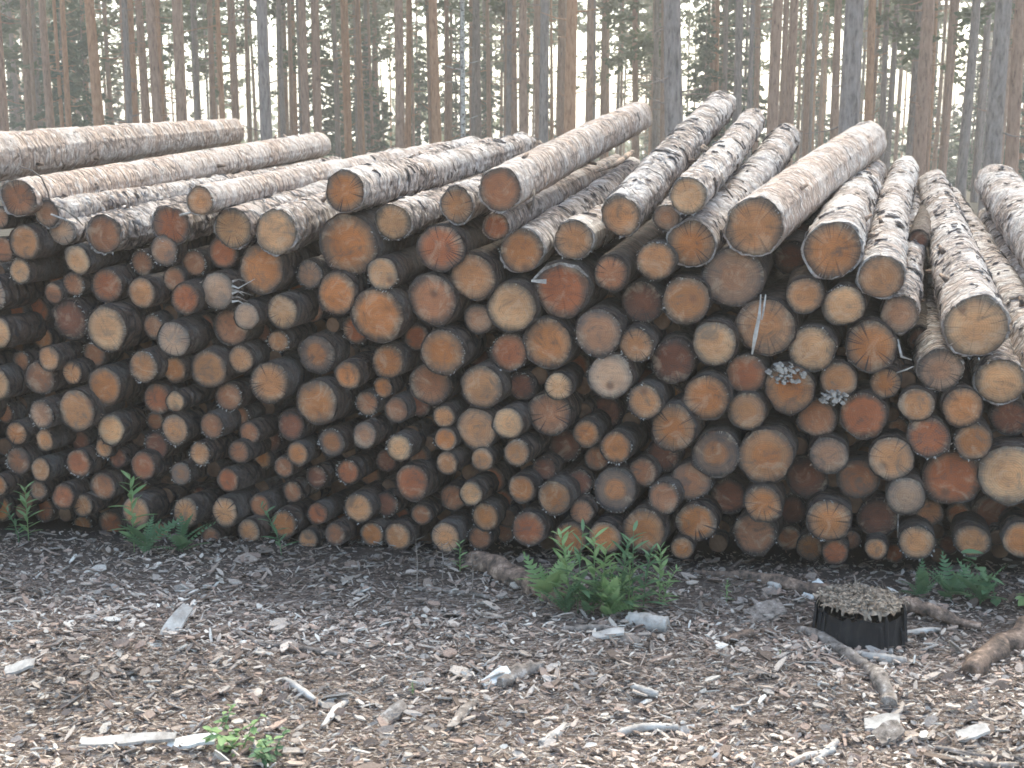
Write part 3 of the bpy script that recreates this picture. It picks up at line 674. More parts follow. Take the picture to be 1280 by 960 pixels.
def spruce_crown(h, rad, n, size):
    br = []
    z = .35
    while z < h:
        t = z / h
        for k in range(random.randint(4, 6)):
            br.append((z + random.uniform(-.15, .15), random.uniform(0, 6.28), rad * (1 - t) * random.uniform(.65, 1.1) + .08))
        z += .32
    wts = np.array([b[2] for b in br]); wts /= wts.sum(); ch = rng.choice(len(br), n, p=wts)
    def f(k):
        z_, a, L = br[ch[k]]; q = random.random() ** .7 * L
        p = Vector((math.cos(a) * q, math.sin(a) * q, z_ - q * .28 + random.gauss(0, .04)))
        side = Vector((-math.sin(a), math.cos(a), 0)) * random.gauss(0, .13) * (1.2 - q / L * .7)
        return p + side, Vector((math.cos(a), math.sin(a), -.2))
    v, fc = needles(n, f, size); return mesh_np('crown', v, fc, smooth=False)
tr_vars = []
for k in range(4):
    (v, f), P, rad = trunk_mesh(19, .16, 12, 16, k * 5)
    tm = mesh_np('trunk', [tuple(q) for q in v], f)
    v, f = stubs(P, rad, 1.5, 12, 26, .9); bm_ = mesh_np('dead_branches', v, f)
    tr_vars.append((tm, bm_))
high = [pine_crown(12.5, 20, 2.2, 700, .42, 30) for k in range(2)]
low = [pine_crown(4.6 + k * 1.3, 17, 2.1, 1500, .28, 34) for k in range(3)]
sprc = [spruce_crown(6.5, 1.7, 4200, .17), spruce_crown(5.0, 1.5, 3400, .16), spruce_crown(8.0, 2.0, 5200, .18)]
trunk_cache = {}
def trunk_data(k, which, mat):
    key = (k, which, mat.name)
    if key not in trunk_cache:
        m = tr_vars[k][which].copy(); m.materials.clear(); m.materials.append(mat); trunk_cache[key] = m
    return trunk_cache[key]
for m in high + low: m.materials.append(M_needle)
for m in sprc: m.materials.append(M_needle2)
def tree(px, dist, hw, mat, crown, name='pine_tree'):
    d = ray(px, 180); p = ORG + d * (dist / d.y); z = gz(p.x, p.y)
    e = bpy.data.objects.new(name, None); COL.objects.link(e); e.location = (p.x, p.y, z - .05); e.rotation_euler = (random.uniform(-.012, .012), random.uniform(-.014, .014), random.uniform(0, 6.28))
    s = (hw * dist / FPX) / .15; k = random.randrange(4)
    e.scale = (1, 1, 1)
    t = link('trunk', trunk_data(k, 0, mat), None, e); t.scale = (s, s, 1)
    b = link('dead_branches', trunk_data(k, 1, mat), None, e); b['kind'] = 'stuff'
    c = link('crown', crown, None, e)
    return e
MAIN = """2,7,b 18,3,g 25,3.2,g 39,4.2,b 50,3.6,g 67,5,b 73,2.4,o 101,3.2,g 125,6.5,o 141,3.4,b 165,4,b 172,5,o 184,5.5,b 198,6.2,b 227,7,b 250,3.2,g 268,4,b 279,3.2,o 296,2.4,b
336,7.5,g 349,3,b 370,4,o 382,5.2,b 400,5,b 422,3.4,g 461,3.2,g 475,3.2,b 500,6,b 510,4,o 545,6.2,o 580,3,w 590,5,g 605,2.4,g 640,5.2,b 657,5.4,b 681,6,g 700,5,b 712,7.5,o 736,5,b 756,4,b
772,1.8,g 797,4,b 823,3,g 846,11.5,g 918,5.6,g 967,7,b 988,6,b 1001,3,g 1016,3,b 1040,5.2,b 1064,12.5,g 1084,5.2,o 1108,4,g 1121,2.4,b 1135,5,g 1153,8,b 1164,3,g 1181,5,b 1206,6.2,g 1222,4.6,g
1238,10.5,g 1252,4.2,b 1269,8,b -40,8,b -95,6,g -150,9,b 1325,9,g 1380,7,b 1440,9,b 883,2.6,b 900,2.4,g 940,3,g"""
MT = {'b': M_tbrown, 'g': M_tgrey, 'o': M_torange, 'w': M_birch}
TW = {'b': 'brown pine', 'g': 'grey pine', 'o': 'orange-tinged pine', 'w': 'white birch'}
mains = []
for tok in MAIN.split():
    x, hw, c = tok.split(','); x = float(x); hw = float(hw)
    rr = random.uniform(.13, .16) if hw < 9 else .19
    if c == 'w': rr = .09
    dist = rr * FPX / hw; dist = min(dist, 78)
    e = tree(x, dist, hw, MT[c], high[len(mains) % 2] if dist < 52 else low[len(mains) % 3], 'birch_tree' if c == 'w' else 'pine_tree')
    mains.append((x, hw, c, e))
TLM = [(2, 'the trunk at the left picture edge'), (125, 'the orange-tinged trunk near the left edge'), (227, 'the broad tan trunk above the highest left log'), (336, 'the broad grey trunk left of centre'), (545, 'the orange-tinged trunk left of the birch'),
       (580, 'the thin white birch'), (712, 'the broad orange trunk behind the centre crest'), (846, 'the broad dark grey trunk right of centre'), (1064, 'the broadest grey trunk on the right'), (1153, 'the broad brown trunk in the pile gap'), (1238, 'the broad grey trunk near the right edge')]
own = {2: 'brown pine trunk cut by the left picture edge', 125: 'straight orange-tinged pine trunk near the left edge with dark woods on its left', 227: 'broad tan-brown pine trunk rising behind the highest log at left',
       336: 'broad grey pine trunk left of centre with bright sky on its left', 545: 'broad orange-tinged pine trunk just left of the white birch', 580: 'thin white birch trunk among the brown pines left of centre',
       712: 'broad orange-tinged pine trunk behind the smooth top log at the centre crest', 846: 'broad dark grey pine trunk just left of the knotty top log end', 1064: 'broadest grey pine trunk on the right, above the fattest log',
       1153: 'broad brown pine trunk behind the gap in the crest at right', 1238: 'broad grey pine trunk near the right edge above the gap'}
ms = sorted(mains, key=lambda q: q[0])
for (x, hw, c, e) in ms:
    if int(x) in own: thing(e, own[int(x)], 'tree', 'trees standing behind the log pile'); continue
    m = min(TLM, key=lambda q: abs(q[0] - x)); lo_, hi_ = sorted((m[0], x)); n_ = sum(1 for q in ms if lo_ < q[0] < hi_)
    wd = 'slim' if hw < 4 else 'medium' if hw < 6 else 'stout'
    thing(e, f"{wd} {TW[c]} trunk, {['next', 'second', 'third', 'fourth', 'fifth', 'sixth', 'seventh', 'eighth', 'ninth'][n_]} {'right' if x > m[0] else 'left'} of {m[1]}", 'tree', 'trees standing behind the log pile')
far = []
for k in range(300):
    px = random.uniform(-150, 1430); dist = random.uniform(38, 120); hw = random.uniform(.07, .13) * FPX / dist
    e = tree(px, dist, hw, random.choice([M_tbrown, M_tgrey, M_tbrown, M_torange]), random.choice(low) if random.random() < .17 else random.choice(high))
    far.append((px, dist, e))
FO = ['nearest', 'second', 'third', 'fourth', 'fifth', 'sixth', 'seventh', 'eighth', 'ninth', 'tenth', 'eleventh', 'twelfth', 'thirteenth', 'fourteenth', 'fifteenth', 'sixteenth', 'seventeenth', 'eighteenth', 'nineteenth', 'twentieth']
def rank_label(items, head, grp):
    cell = {}
    for q in items:
        if q[0] < -5 or q[0] > 1285:
            thing(q[-1], head + ' beyond the %s edge of the picture' % ('left' if q[0] < 0 else 'right'), 'tree', grp + ' outside the picture'); continue
        m = min(TLM, key=lambda t: abs(t[0] - q[0])); cell.setdefault((m, q[0] > m[0]), []).append(q)
    for (m, rt), qs in cell.items():
        qs.sort(key=lambda q: abs(q[0] - m[0]))
        for n_, q in enumerate(qs):
            o_ = FO[n_] + ' ' if n_ < 20 else 'further '
            thing(q[-1], f"{head}, {o_}{'right' if rt else 'left'} of {m[1]}", 'tree', grp)
rank_label(far, 'thin far pine', 'thin far pines deep in the forest')
spr = []
# young spruces and leafy undergrowth where the photograph shows dark or green masses
SP = [(85, 48, 1.25, 0), (108, 52, 1.1, 2), (60, 60, 1.2, 2), (20, 66, 1.2, 0), (208, 70, .9, 1), (400, 62, 1.15, 2), (425, 70, 1.2, 0), (455, 66, 1.1, 2), (525, 72, 1.2, 2), (480, 60, 1.0, 1), (610, 68, 1.2, 0), (565, 75, 1.3, 2),
      (640, 78, 1.0, 1), (680, 80, 1.1, 0), (760, 90, 1.0, 1), (880, 50, 1.05, 2), (905, 56, 1.3, 2), (935, 62, 1.2, 0), (1020, 80, 1.2, 0), (1100, 85, 1.2, 2), (1160, 70, 1.1, 0), (1215, 72, 1.1, 2), (1268, 58, 1.1, 2), (1190, 90, 1.2, 1), (320, 95, .9, 1), (150, 80, 1.1, 2), (-60, 60, 1.1, 0), (1340, 60, 1.2, 2), (980, 95, 1.2, 2), (820, 95, 1.2, 0)]
for i, (px, dist, s, k) in enumerate(SP):
    d = ray(px, 180); p = ORG + d * (dist / d.y)
    e = bpy.data.objects.new('young_spruce', None); COL.objects.link(e); e.location = (p.x, p.y, gz(p.x, p.y) - .05); e.rotation_euler = (0, 0, i * 1.3); e.scale = (s, s, s)
    tm = trunk_data(i % 4, 0, M_tgrey); t = link('trunk', tm, None, e); t.scale = (.42, .42, .36)
    link('crown', sprc[k], None, e)
    spr.append((px, dist, e))
rank_label(spr, 'dusky young spruce', 'young spruces between the trunks')
# distant wood that reads as one mass
def far_wood():
    n = 8000
    xs = rng.uniform(-1, 1, n); dist = rng.uniform(120, 170, n)
    V = np.zeros((n * 4, 3), np.float32)
    for k in range(n):
        x = xs[k] * dist[k] * .75; den = noise.noise((x * .07, dist[k] * .03, 2)) + .55 * noise.noise((x * .22, 0, 8))
        top = 4.5 + 17 * max(0, den - .08)
        z = random.random() ** .9 * top; s = random.uniform(.35, .95)
        c = np.array([x, dist[k], z + .3]); a = rng.normal(size=3); a /= np.linalg.norm(a); b = np.cross(a, rng.normal(size=3)); b /= np.linalg.norm(b)
        V[k * 4:k * 4 + 4] = [c - a * s, c + b * s * .6, c + a * s, c - b * s * .6]
    o = link('far_wood', mesh_np('far_wood', V, np.arange(n * 4).reshape(n, 4), smooth=False), M_needle)
    o['kind'] = 'stuff'; thing(o, 'hazy far edge of the wood closing the view between all trunks', 'forest')
far_wood()
# ------------------------------------------------------------ stump
def build_stump():
    c = ground_pt(1086, 812); e = bpy.data.objects.new('stump', None); COL.objects.link(e); e.location = c
    dep = proj(c)[2]; r = 54 * dep / FPX; h = 52 * dep / FPX; c.y += r * .8; e.location = c
    seg, n = 56, 9; V = []; F = []
    for i in range(n + 1):
        t = i / n
        for k in range(seg):
            a = 2 * math.pi * k / seg; fl = 1 + .10 * (1 - t) ** 2
            q = r * fl * (1 + .07 * noise.noise((math.cos(a) * 2, math.sin(a) * 2, 1)) + .11 * noise.noise((math.cos(a) * 8, math.sin(a) * 8, t * .9)))
            if noise.noise((a * 4.3, 0, 7)) > .22 and t < .97: q *= .93
            z = h * t * (.97 + .05 * noise.noise((math.cos(a) * 3, math.sin(a) * 3, 4)) + (.16 * noise.noise((math.cos(a) * 9, math.sin(a) * 9, 2)) if i == n else 0)) - .03
            V.append((math.cos(a) * q, math.sin(a) * q, z))
    for i in range(n):
        for k in range(seg): F.append((i * seg + k, i * seg + (k + 1) % seg, (i + 1) * seg + (k + 1) % seg, (i + 1) * seg + k))
    link('charred_side', mesh_np('charred_side', V, F), M_char, e)
    for k in range(26):
        a = random.uniform(0, 6.28); q = r * random.uniform(.96, 1.03); hh = h * random.uniform(.35, 1.14); w_ = random.uniform(.005, .020)
        o_ = Vector((math.cos(a), math.sin(a), 0)); t_ = Vector((-math.sin(a), math.cos(a), 0)); vs = []
        for z_, ww, qq in ((-.02, 1.2, 1.06), (hh * .5, 1, 1.02), (hh * .85, .8, 1.0), (hh, .25, .97)):
            c_ = o_ * q * qq + Vector((0, 0, z_)); vs += [c_ - t_ * w_ * ww, c_ + o_ * .007 * ww, c_ + t_ * w_ * ww, c_ - o_ * .008]
        fs = [(i4 * 4 + j4, i4 * 4 + (j4 + 1) % 4, i4 * 4 + 4 + (j4 + 1) % 4, i4 * 4 + 4 + j4) for i4 in range(3) for j4 in range(4)] + [(12, 13, 14, 15)]
        link('charred_flake', mesh_np('charred_flake', vs, fs, smooth=False), M_char, e)
    V = [(0, 0, h * 1.10)]; F = []
    for i, q in enumerate((.2, .4, .6, .8, .94, 1.0)):
        for k in range(seg):
            a = 2 * math.pi * k / seg; rr = r * q * (.97 + .08 * noise.noise((math.cos(a) * 2, math.sin(a) * 2, 1)))
            V.append((math.cos(a) * rr, math.sin(a) * rr, h * (1.07 - .14 * q * q) + .022 * noise.noise((math.cos(a) * q * 9, math.sin(a) * q * 9, 0))))
    F = [(0, 1 + k, 1 + (k + 1) % seg) for k in range(seg)]
    for i in range(5):
        for k in range(seg): F.append((1 + i * seg + k, 1 + (i + 1) * seg + k, 1 + (i + 1) * seg + (k + 1) % seg, 1 + i * seg + (k + 1) % seg))
    link('broken_top', mesh_np('broken_top', V, F), mat_noise('rotten_straw_wood', [(.3, (.08, .06, .045)), (.5, (.22, .175, .135)), (.7, (.42, .36, .29))], 30, bump=.01), e)
    P = []; mt = M_wood_pale
    for k in range(420):
        a = random.uniform(0, 6.28); q = math.sqrt(random.random()) * 1.03
        b = Vector((math.cos(a) * r * q, math.sin(a) * r * q, h * (1.05 - .11 * q * q) + random.uniform(0, .008)))
        if q > .9 and random.random() < .25: out = Vector((math.cos(a) * .35, math.sin(a) * .35, -1)); L = random.uniform(.012, .034)
        else: out = Vector((random.gauss(0, 1), random.gauss(0, 1), random.gauss(.1, .35))); L = random.uniform(.006, .024)
        s = out.cross(Vector((random.gauss(0, .4), random.gauss(0, .4), 1) if abs(out.z) < .8 else (math.cos(a), math.sin(a), 0))).normalized() * random.uniform(.002, .009); u = Vector((0, 0, .003)); b2 = b + out.normalized() * L
        P.append(([b - s, b + s, b2 + s * .4, b2 - s * .4, b - s + u, b + s + u, b2 + s * .4 + u, b2 - s * .4 + u], [(3, 2, 1, 0), (4, 5, 6, 7), (0, 1, 5, 4), (1, 2, 6, 5), (2, 3, 7, 6), (3, 0, 4, 7)]))
    o = link('splinters', mesh_np('splinters', *merge(P), smooth=False), mat_noise('straw_splinters', [(.35, (.09, .07, .055)), (.62, (.33, .27, .21))], 50), e); o['kind'] = 'stuff'
    thing(e, 'charred black tree stump with ragged straw-coloured broken top, in front of the pile', 'stump')
build_stump()
# ------------------------------------------------------------ sticks, branches and chunks lying on the chips
def stick(name, pts, rpx, mat, label, cat='stick', wob=.18, seg=10, rough_end=True, bury=.25, flat=1.0):
    W = [ground_pt(x, y) for x, y in pts]; rr = []
    for i, p in enumerate(W):
        r_ = (rpx[i] if isinstance(rpx, (list, tuple)) else rpx) * proj(p)[2] / FPX; rr.append(r_); p.z += r_ * (1 - 2 * bury) + .004
    c = W[0].copy(); c.z = gz(c.x, c.y)
    # resample
    P = []; Q = []; m = 8 * (len(W) - 1)
    for j in range(m + 1):
        t = j / m * (len(W) - 1); i = min(int(t), len(W) - 2); u = t - i; a = W[max(i - 1, 0)]; b = W[i]; d_ = W[i + 1]; g = W[min(i + 2, len(W) - 1)]
        p = .5 * ((2 * b) + (d_ - a) * u + (2 * a - 5 * b + 4 * d_ - g) * u * u + (3 * b - a - 3 * d_ + g) * u ** 3)
        P.append(p - c + noise.noise_vector(p * 9) * rr[i] * .7); Q.append((rr[i] + (rr[i + 1] - rr[i]) * u) * (1 + .22 * noise.noise(p * 16)) * (.8 if j == 0 else 1))
    V, F = tube(P, Q, seg, wob, True, len(pts) * 3 + pts[0][0])
    V = [Vector((v.x, v.y, (v.z) * 1.0)) + noise.noise_vector(Vector(v) * 70) * min(.005, Q[0] * .22) for v in V]
    me = mesh_np(name, V, F, smooth=True); me.polygons[-1].use_smooth = False; me.polygons[-2].use_smooth = False
    o = link(name, me, mat, None, c); return thing(o, label, cat)
stick('curved_branch', [(998, 790), (1030, 806), (1062, 824), (1088, 842), (1104, 862), (1112, 888)], [5, 8, 9, 10, 11, 10], M_wood_grey, 'long curved grey-pink branch bending down in front of the charred stump', 'branch')
stick('fallen_log', [(1212, 846), (1240, 824), (1268, 806), (1330, 772)], [13, 14, 15, 16], M_wood_brown, 'short fallen log with patchy orange bark leaning in from the right picture edge', 'fallen log', .2, 16)
stick('fallen_log', [(588, 704), (625, 722), (665, 742), (712, 762)], [13, 14, 13, 12], M_wood_brown, 'dark brown fallen log half hidden left of the ferns', 'fallen log', .25, 16)
stick('fallen_branch', [(868, 718), (910, 722), (960, 730), (1010, 742), (1045, 752)], [3, 5, 8, 10, 9], M_wood_brown, 'long brown branch lying at the pile foot, ending behind the stump', 'branch')
stick('fallen_branch', [(1120, 762), (1150, 770), (1190, 782), (1225, 788)], [13, 10, 8, 5], M_wood_brown, 'thick rotting branch running right from behind the stump', 'branch', .3)
stick('wood_billet', [(783, 779), (806, 781), (834, 786)], [9, 11, 9], M_wood_pale, 'short whitish piece of bark-free wood at the lower edge of the ferns', 'wood chunk', .35)
stick('stick', [(703, 791), (740, 790), (777, 794)], [5, 6, 5], M_wood_grey, 'straight grey stick left of the whitish wood piece', 'stick')
stick('stick', [(215, 805), (248, 801), (284, 798)], [3.5, 4.5, 4], M_wood_brown, 'reddish brown stick right of the slanted pale board', 'stick')
stick('branch', [(292, 790), (320, 806), (360, 812), (395, 818), (428, 822)], [3, 5, 4.5, 5, 3], M_wood_grey, 'dark grey crooked branch lying on the chips left of centre', 'branch')
stick('stick', [(480, 866), (497, 870), (520, 874)], [2, 2.5, 1.5], M_wood_grey, 'thin grey stick near the small green tuft', 'stick')
stick('stick', [(355, 852), (378, 869), (408, 886)], [4, 5, 3], M_wood_pale, 'pale peeled stick slanting down right, left of centre foreground', 'stick')
stick('stick', [(404, 912), (420, 892), (436, 880)], [3, 5, 3], M_wood_pale, 'pale flat stick slanting up right below the peeled stick', 'stick')
stick('stick', [(774, 922), (805, 916), (846, 913)], [5, 6, 5], M_wood_pale, 'whitish straight stick in the foreground right of centre', 'stick')
stick('wood_chunk', [(624, 862), (648, 848), (680, 838)], [8, 10, 6], M_wood_grey, 'grey-brown split chunk in the centre foreground', 'wood chunk', .35)
stick('stick', [(676, 932), (692, 922), (708, 908)], [4, 6, 4], M_wood_pale, 'short bluish white stick standing slightly up in the centre foreground', 'stick')
stick('stick', [(564, 914), (580, 900), (598, 878)], [5, 8, 4], M_wood_grey, 'flat grey sliver slanting up right, centre foreground', 'stick')
stick('stick', [(985, 960), (1010, 950), (1042, 940)], [4, 5, 4], M_wood_pale, 'pale forked stick at the bottom edge, right of centre', 'stick')
stick('stick', [(1015, 958), (1030, 945), (1046, 930)], [3, 5, 4], M_wood_pale, 'upper prong-like pale stick beside the pale forked stick', 'stick')
stick('stick', [(1168, 938), (1210, 946), (1280, 952)], [3, 4.5, 4], M_wood_grey, 'long pale grey stick at the lower right corner', 'stick')
stick('stick', [(1165, 948), (1220, 957), (1275, 962)], [4, 5, 4], M_wood_grey, 'lower of the two long sticks at the lower right corner', 'stick')
stick('stick', [(1080, 775), (1086, 792), (1092, 806)], [2, 5, 4], M_wood_pale, 'whitish splinter leaning against the front of the stump', 'stick', bury=-.5)
stick('stick', [(1112, 800), (1114, 810), (1113, 820)], [2, 3, 3], M_wood_pale, 'small whitish splinter at the right foot of the stump', 'stick')
stick('stick', [(1075, 822), (1105, 828), (1132, 830)], [5, 6, 5], M_wood_pale, 'pale stick in front of the stump behind the curved branch', 'stick')
stick('stick', [(950, 790), (975, 795), (1000, 800)], [3, 4, 3], M_wood_brown, 'brown stick left of the curved branch', 'stick')
stick('stick', [(903, 805), (920, 800), (938, 796)], [5, 6, 5], M_wood_brown, 'reddish stick lying well left of the stump', 'stick')
stick('stick', [(790, 862), (806, 868), (820, 870)], [5, 6, 4], M_wood_pale, 'small rounded pale billet in the middle of the chips', 'stick')
stick('stick', [(950, 716), (956, 728), (975, 738)], [2, 3, 4], M_wood_pale, 'thin pale stick by the long brown branch', 'stick')
stick('stick', [(495, 735), (540, 739), (590, 745), (620, 752)], [1.5, 2.5, 3, 2], M_wood_grey, 'slender grey root-like stick at the pile foot left of the dark fallen log', 'stick')
stick('stick', [(20, 800), (60, 792), (95, 796)], [2, 3, 2], M_wood_brown, 'thin brown stick near the left picture edge', 'stick')
stick('stick', [(1100, 800), (1140, 796), (1175, 790)], [3, 4, 3], M_wood_pale, 'pale stick right of the stump', 'stick', bury=.1)
def board(cx, cy, lx, wx, ang, mat, label, tilt=.25, th=.009):
    c = ground_pt(cx, cy); k = proj(c)[2] / FPX; L = lx * k; W = wx * k * 1.9; V = []
    n = 7
    for j in range(n):
        t = j / (n - 1) - .5; ww = W * (.5 - .28 * abs(t) + .08 * noise.noise((t * 5, cx, 0)))
        z = .006 * math.sin(t * 4) + t * L * tilt
        for s, u in ((-1, 0), (1, 0), (1, 1), (-1, 1)): V.append((t * L, s * ww + .1 * W * noise.noise((t * 9, s, cx)), z + u * th + (s * ww * .35)))
    F = []
    for j in range(n - 1):
        for q in range(4): F.append((j * 4 + q, j * 4 + (q + 1) % 4, j * 4 + 4 + (q + 1) % 4, j * 4 + 4 + q))
    F += [(3, 2, 1, 0), (n * 4 - 4, n * 4 - 3, n * 4 - 2, n * 4 - 1)]
    o = link('bark_slab' if 'bark' in label else 'wood_slab', mesh_np('wood_slab', V, F, smooth=False), mat, None, (c.x, c.y, c.z + .018)); o.rotation_euler = (0, 0, ang)
    return thing(o, label, 'wood piece')
M_white = mat_noise('fresh_white_wood', [(.3, (.42, .40, .37)), (.6, (.72, .70, .66))], 30)
board(219, 788, 50, 11, 1.1, M_wood_pale, 'slanted pale board lying on the chips at left', .5)
board(160, 934, 120, 8, .0, M_wood_pale, 'long weathered pale board along the bottom edge at left', .02)
board(240, 936, 60, 9, .03, M_white, 'whitish board at the bottom, overlapping the long weathered board', .03)
board(1018, 745, 26, 10, .5, M_white, 'white split piece touching the left of the stump', .4)
board(956, 772, 50, 16, .3, M_wood_grey, 'grey flat bark slab left of the stump', .1)
board(1102, 912, 42, 12, -.2, M_wood_pale, 'pale bark slab in the right foreground', .1)
board(1110, 925, 40, 14, .4, M_wood_grey, 'grey bark slab in the right foreground', .1)
board(1215, 925, 40, 9, .1, M_wood_pale, 'pale wood piece near the lower right corner', .1)
board(620, 855, 36, 9, .5, M_white, 'white wood piece on the split chunk in the centre foreground', .2)
board(1012, 682, 34, 8, .5, M_wood_grey, 'grey bark slab hanging at the pile foot, left of the green-rimmed end', .3)
board(760, 800, 40, 7, -.1, M_wood_pale, 'pale wood piece under the straight grey stick', .1)
board(25, 842, 36, 9, .2, M_wood_pale, 'pale wood piece near the left picture edge', .1)
board(492, 900, 36, 10, .7, M_wood_grey, 'grey wood piece between centre and left foreground', .2)
# twigs lying over the upper left logs and caught between the top logs
def twig(pts, rr, mat, label, back=-.12):
    P = [face_pt(x, y, b) for x, y, b in pts]; c = P[0].copy()
    V, F = tube([p - c for p in P], [rr] * (len(P) - 1) + [rr * .4], 6, .1)
    return thing(link('twig', mesh_np('twig', V, F), mat, None, c), label, 'twig')
twig([(25, 208, .1), (40, 213, .0), (52, 222, -.1), (60, 240, -.12), (62, 252, -.1)], .0035, M_twig, 'thin dark twig arching over the long smooth top log near its brown end')
twig([(70, 257, -.08), (82, 262, -.1), (95, 272, -.1), (104, 282, -.08)], .005, M_wood_grey, 'short grey twig resting on the small whitish top log at upper left')
twig([(64, 268, -.1), (80, 274, -.12), (98, 280, -.1)], .004, M_wood_pale, 'pale broken twig above the small whitish top log at upper left')
twig([(225, 269, -.08), (238, 266, -.1), (246, 263, -.1)], .005, M_wood_pale, 'short pale twig stub between two upper left log ends')
twig([(668, 238, -.05), (667, 250, -.1), (664, 268, -.12)], .004, M_twig, 'dark twig hanging under the smooth centre top log')
twig([(902, 217, -.05), (905, 232, -.1), (916, 247, -.1)], .005, M_twig, 'dark forked twig between the straight and the fattest top logs')
twig([(905, 222, -.05), (900, 234, -.1), (898, 240, -.1)], .004, M_twig, 'small dark twig beside the forked twig on the top logs')
twig([(1122, 425, .0), (1127, 446, -.06), (1140, 450, -.06)], .005, M_wood_pale, 'bent pale twig right of the mottled knotty orange log end')
twig([(1121, 466, .0), (1133, 462, -.05), (1142, 458, -.06)], .003, M_wood_pale, 'short pale twig below the bent pale twig at right')
twig([(1128, 600, .1), (1123, 640, .0), (1122, 672, -.03)], .004, M_wood_grey, 'thin upright stalk before the low log ends at right')
twig([(790, 190, .9), (770, 205, .6), (745, 215, .4)], .012, M_wood_brown, 'peeled brown branch tucked under the smooth centre top log')
# torn bark curls and debris on the knotty log
for (x, y, bk) in ((812, 214, .62), (799, 240, .33), (826, 196, .95)):
    c = face_pt(x, y, bk); V, F = ribbon([Vector((-.05, 0, 0)), Vector((-.02, -.02, .022)), Vector((.02, -.015, .026)), Vector((.06, 0, .004))], [.01, .022, .02, .008], .004)
    o = link('bark_curl', mesh_np('bark_curl', V, F), M_barkpeel, None, c); o.scale = (.7, .7, .7); o.rotation_euler = (random.uniform(-.4, .4), random.uniform(-.8, .8), random.uniform(-.5, .5))
    thing(o, f"curled flake of torn bark, {'lowest' if y > 230 else 'middle' if y > 205 else 'highest'} of three on the knotty top log", 'bark flake', 'torn bark flakes on the knotty top log')
# ------------------------------------------------------------ bark and wood chips
def build_chips():
    n = 100000
    # positions on the forecourt, denser where the camera looks
    x = rng.uniform(-3.0, 3.0, n); y = rng.uniform(2.3, 5.15, n) ; d = y - (Y0 - x * FT)
    keep = (d < .35) & (np.abs(x) < y * .52 + .3); x, y, d = x[keep], y[keep], d[keep]
    keep = rng.random(len(x)) < np.where(d > -.15, .22, np.where(d > -.75, .55, 1.0)); x, y, d = x[keep], y[keep], d[keep]; n = len(x)
    z = np.array([gz(a, b) for a, b in zip(x, y)])
    L = rng.lognormal(math.log(.0150), .56, n); L = np.clip(L, .006, .095); W = L * np.where(rng.random(n) < .25, rng.uniform(.07, .16, n), rng.uniform(.18, .6, n)); T = np.clip(W * .22, .001, .005)
    a = rng.normal(0.05, .75, n); pit = rng.normal(0, .36, n); rol = rng.normal(0, .55, n)
    ca, sa = np.cos(a), np.sin(a); cp, sp = np.cos(pit), np.sin(pit)
    ux = np.stack([ca * cp, sa * cp, sp], 1); side = np.stack([-sa, ca, np.zeros(n)], 1); up = np.cross(ux, side)
    cr, sr = np.cos(rol)[:, None], np.sin(rol)[:, None]; vx = side * cr + up * sr; wx = np.cross(ux, vx)
    C = np.stack([x, y, z + rng.uniform(0.001, .020, n)], 1)
    V = np.zeros((n, 12, 3), np.float32)
    outline = [(-.5, -.25), (-.12, -.5), (.42, -.32), (.5, .1), (.05, .5), (-.46, .3)]
    for j, (p, q) in enumerate(outline):
        jp = p + rng.uniform(-.1, .1, n); jq = q + rng.uniform(-.14, .14, n)
        base = C + ux * (jp * L)[:, None] + vx * (jq * W)[:, None]
        V[:, j] = base; V[:, 6 + j] = base + wx * (T * rng.uniform(.6, 1.3, n))[:, None]
    b = (np.arange(n) * 12)[:, None]
    quads = [(6, 7, 8, 9), (6, 9, 10, 11)] + [(j, 6 + j, 6 + (j + 1) % 6, (j + 1) % 6) for j in range(6)]
    F = np.concatenate([b + np.array(q)[None, :] for q in quads])
    pal = np.array([(.42, .335, .275), (.53, .445, .375), (.31, .23, .185), (.19, .14, .11), (.61, .545, .475), (.43, .31, .245), (.41, .355, .31), (.68, .63, .56)])
    pr = np.array([.20, .20, .16, .15, .10, .09, .07, .03]); t = pal[rng.choice(len(pal), n, p=pr)] * rng.uniform(.8, 1.15, (n, 1))
    big = np.array([noise.noise((a * 1.1, b * 1.6, 4)) + .5 * noise.noise((a * 4, b * 5, 7)) for a, b in zip(x, y)])
    t = t * (1 + .45 * np.clip(big, -.8, .6))[:, None] * np.where(d > -.30, .58, np.where(d > -.8, .80, 1.04))[:, None]  # chips toned down towards the pile: brown litter plus painted shade
    tone = np.ones((n, 12, 4), np.float32); tone[:, :, :3] = t[:, None, :]
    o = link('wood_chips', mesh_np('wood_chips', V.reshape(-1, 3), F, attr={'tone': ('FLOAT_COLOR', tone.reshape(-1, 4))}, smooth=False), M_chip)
    print('CHIPS', n)
    o['kind'] = 'stuff'; thing(o, 'litter of bark flakes and wood chips covering the ground before the pile', 'wood chips')
build_chips()
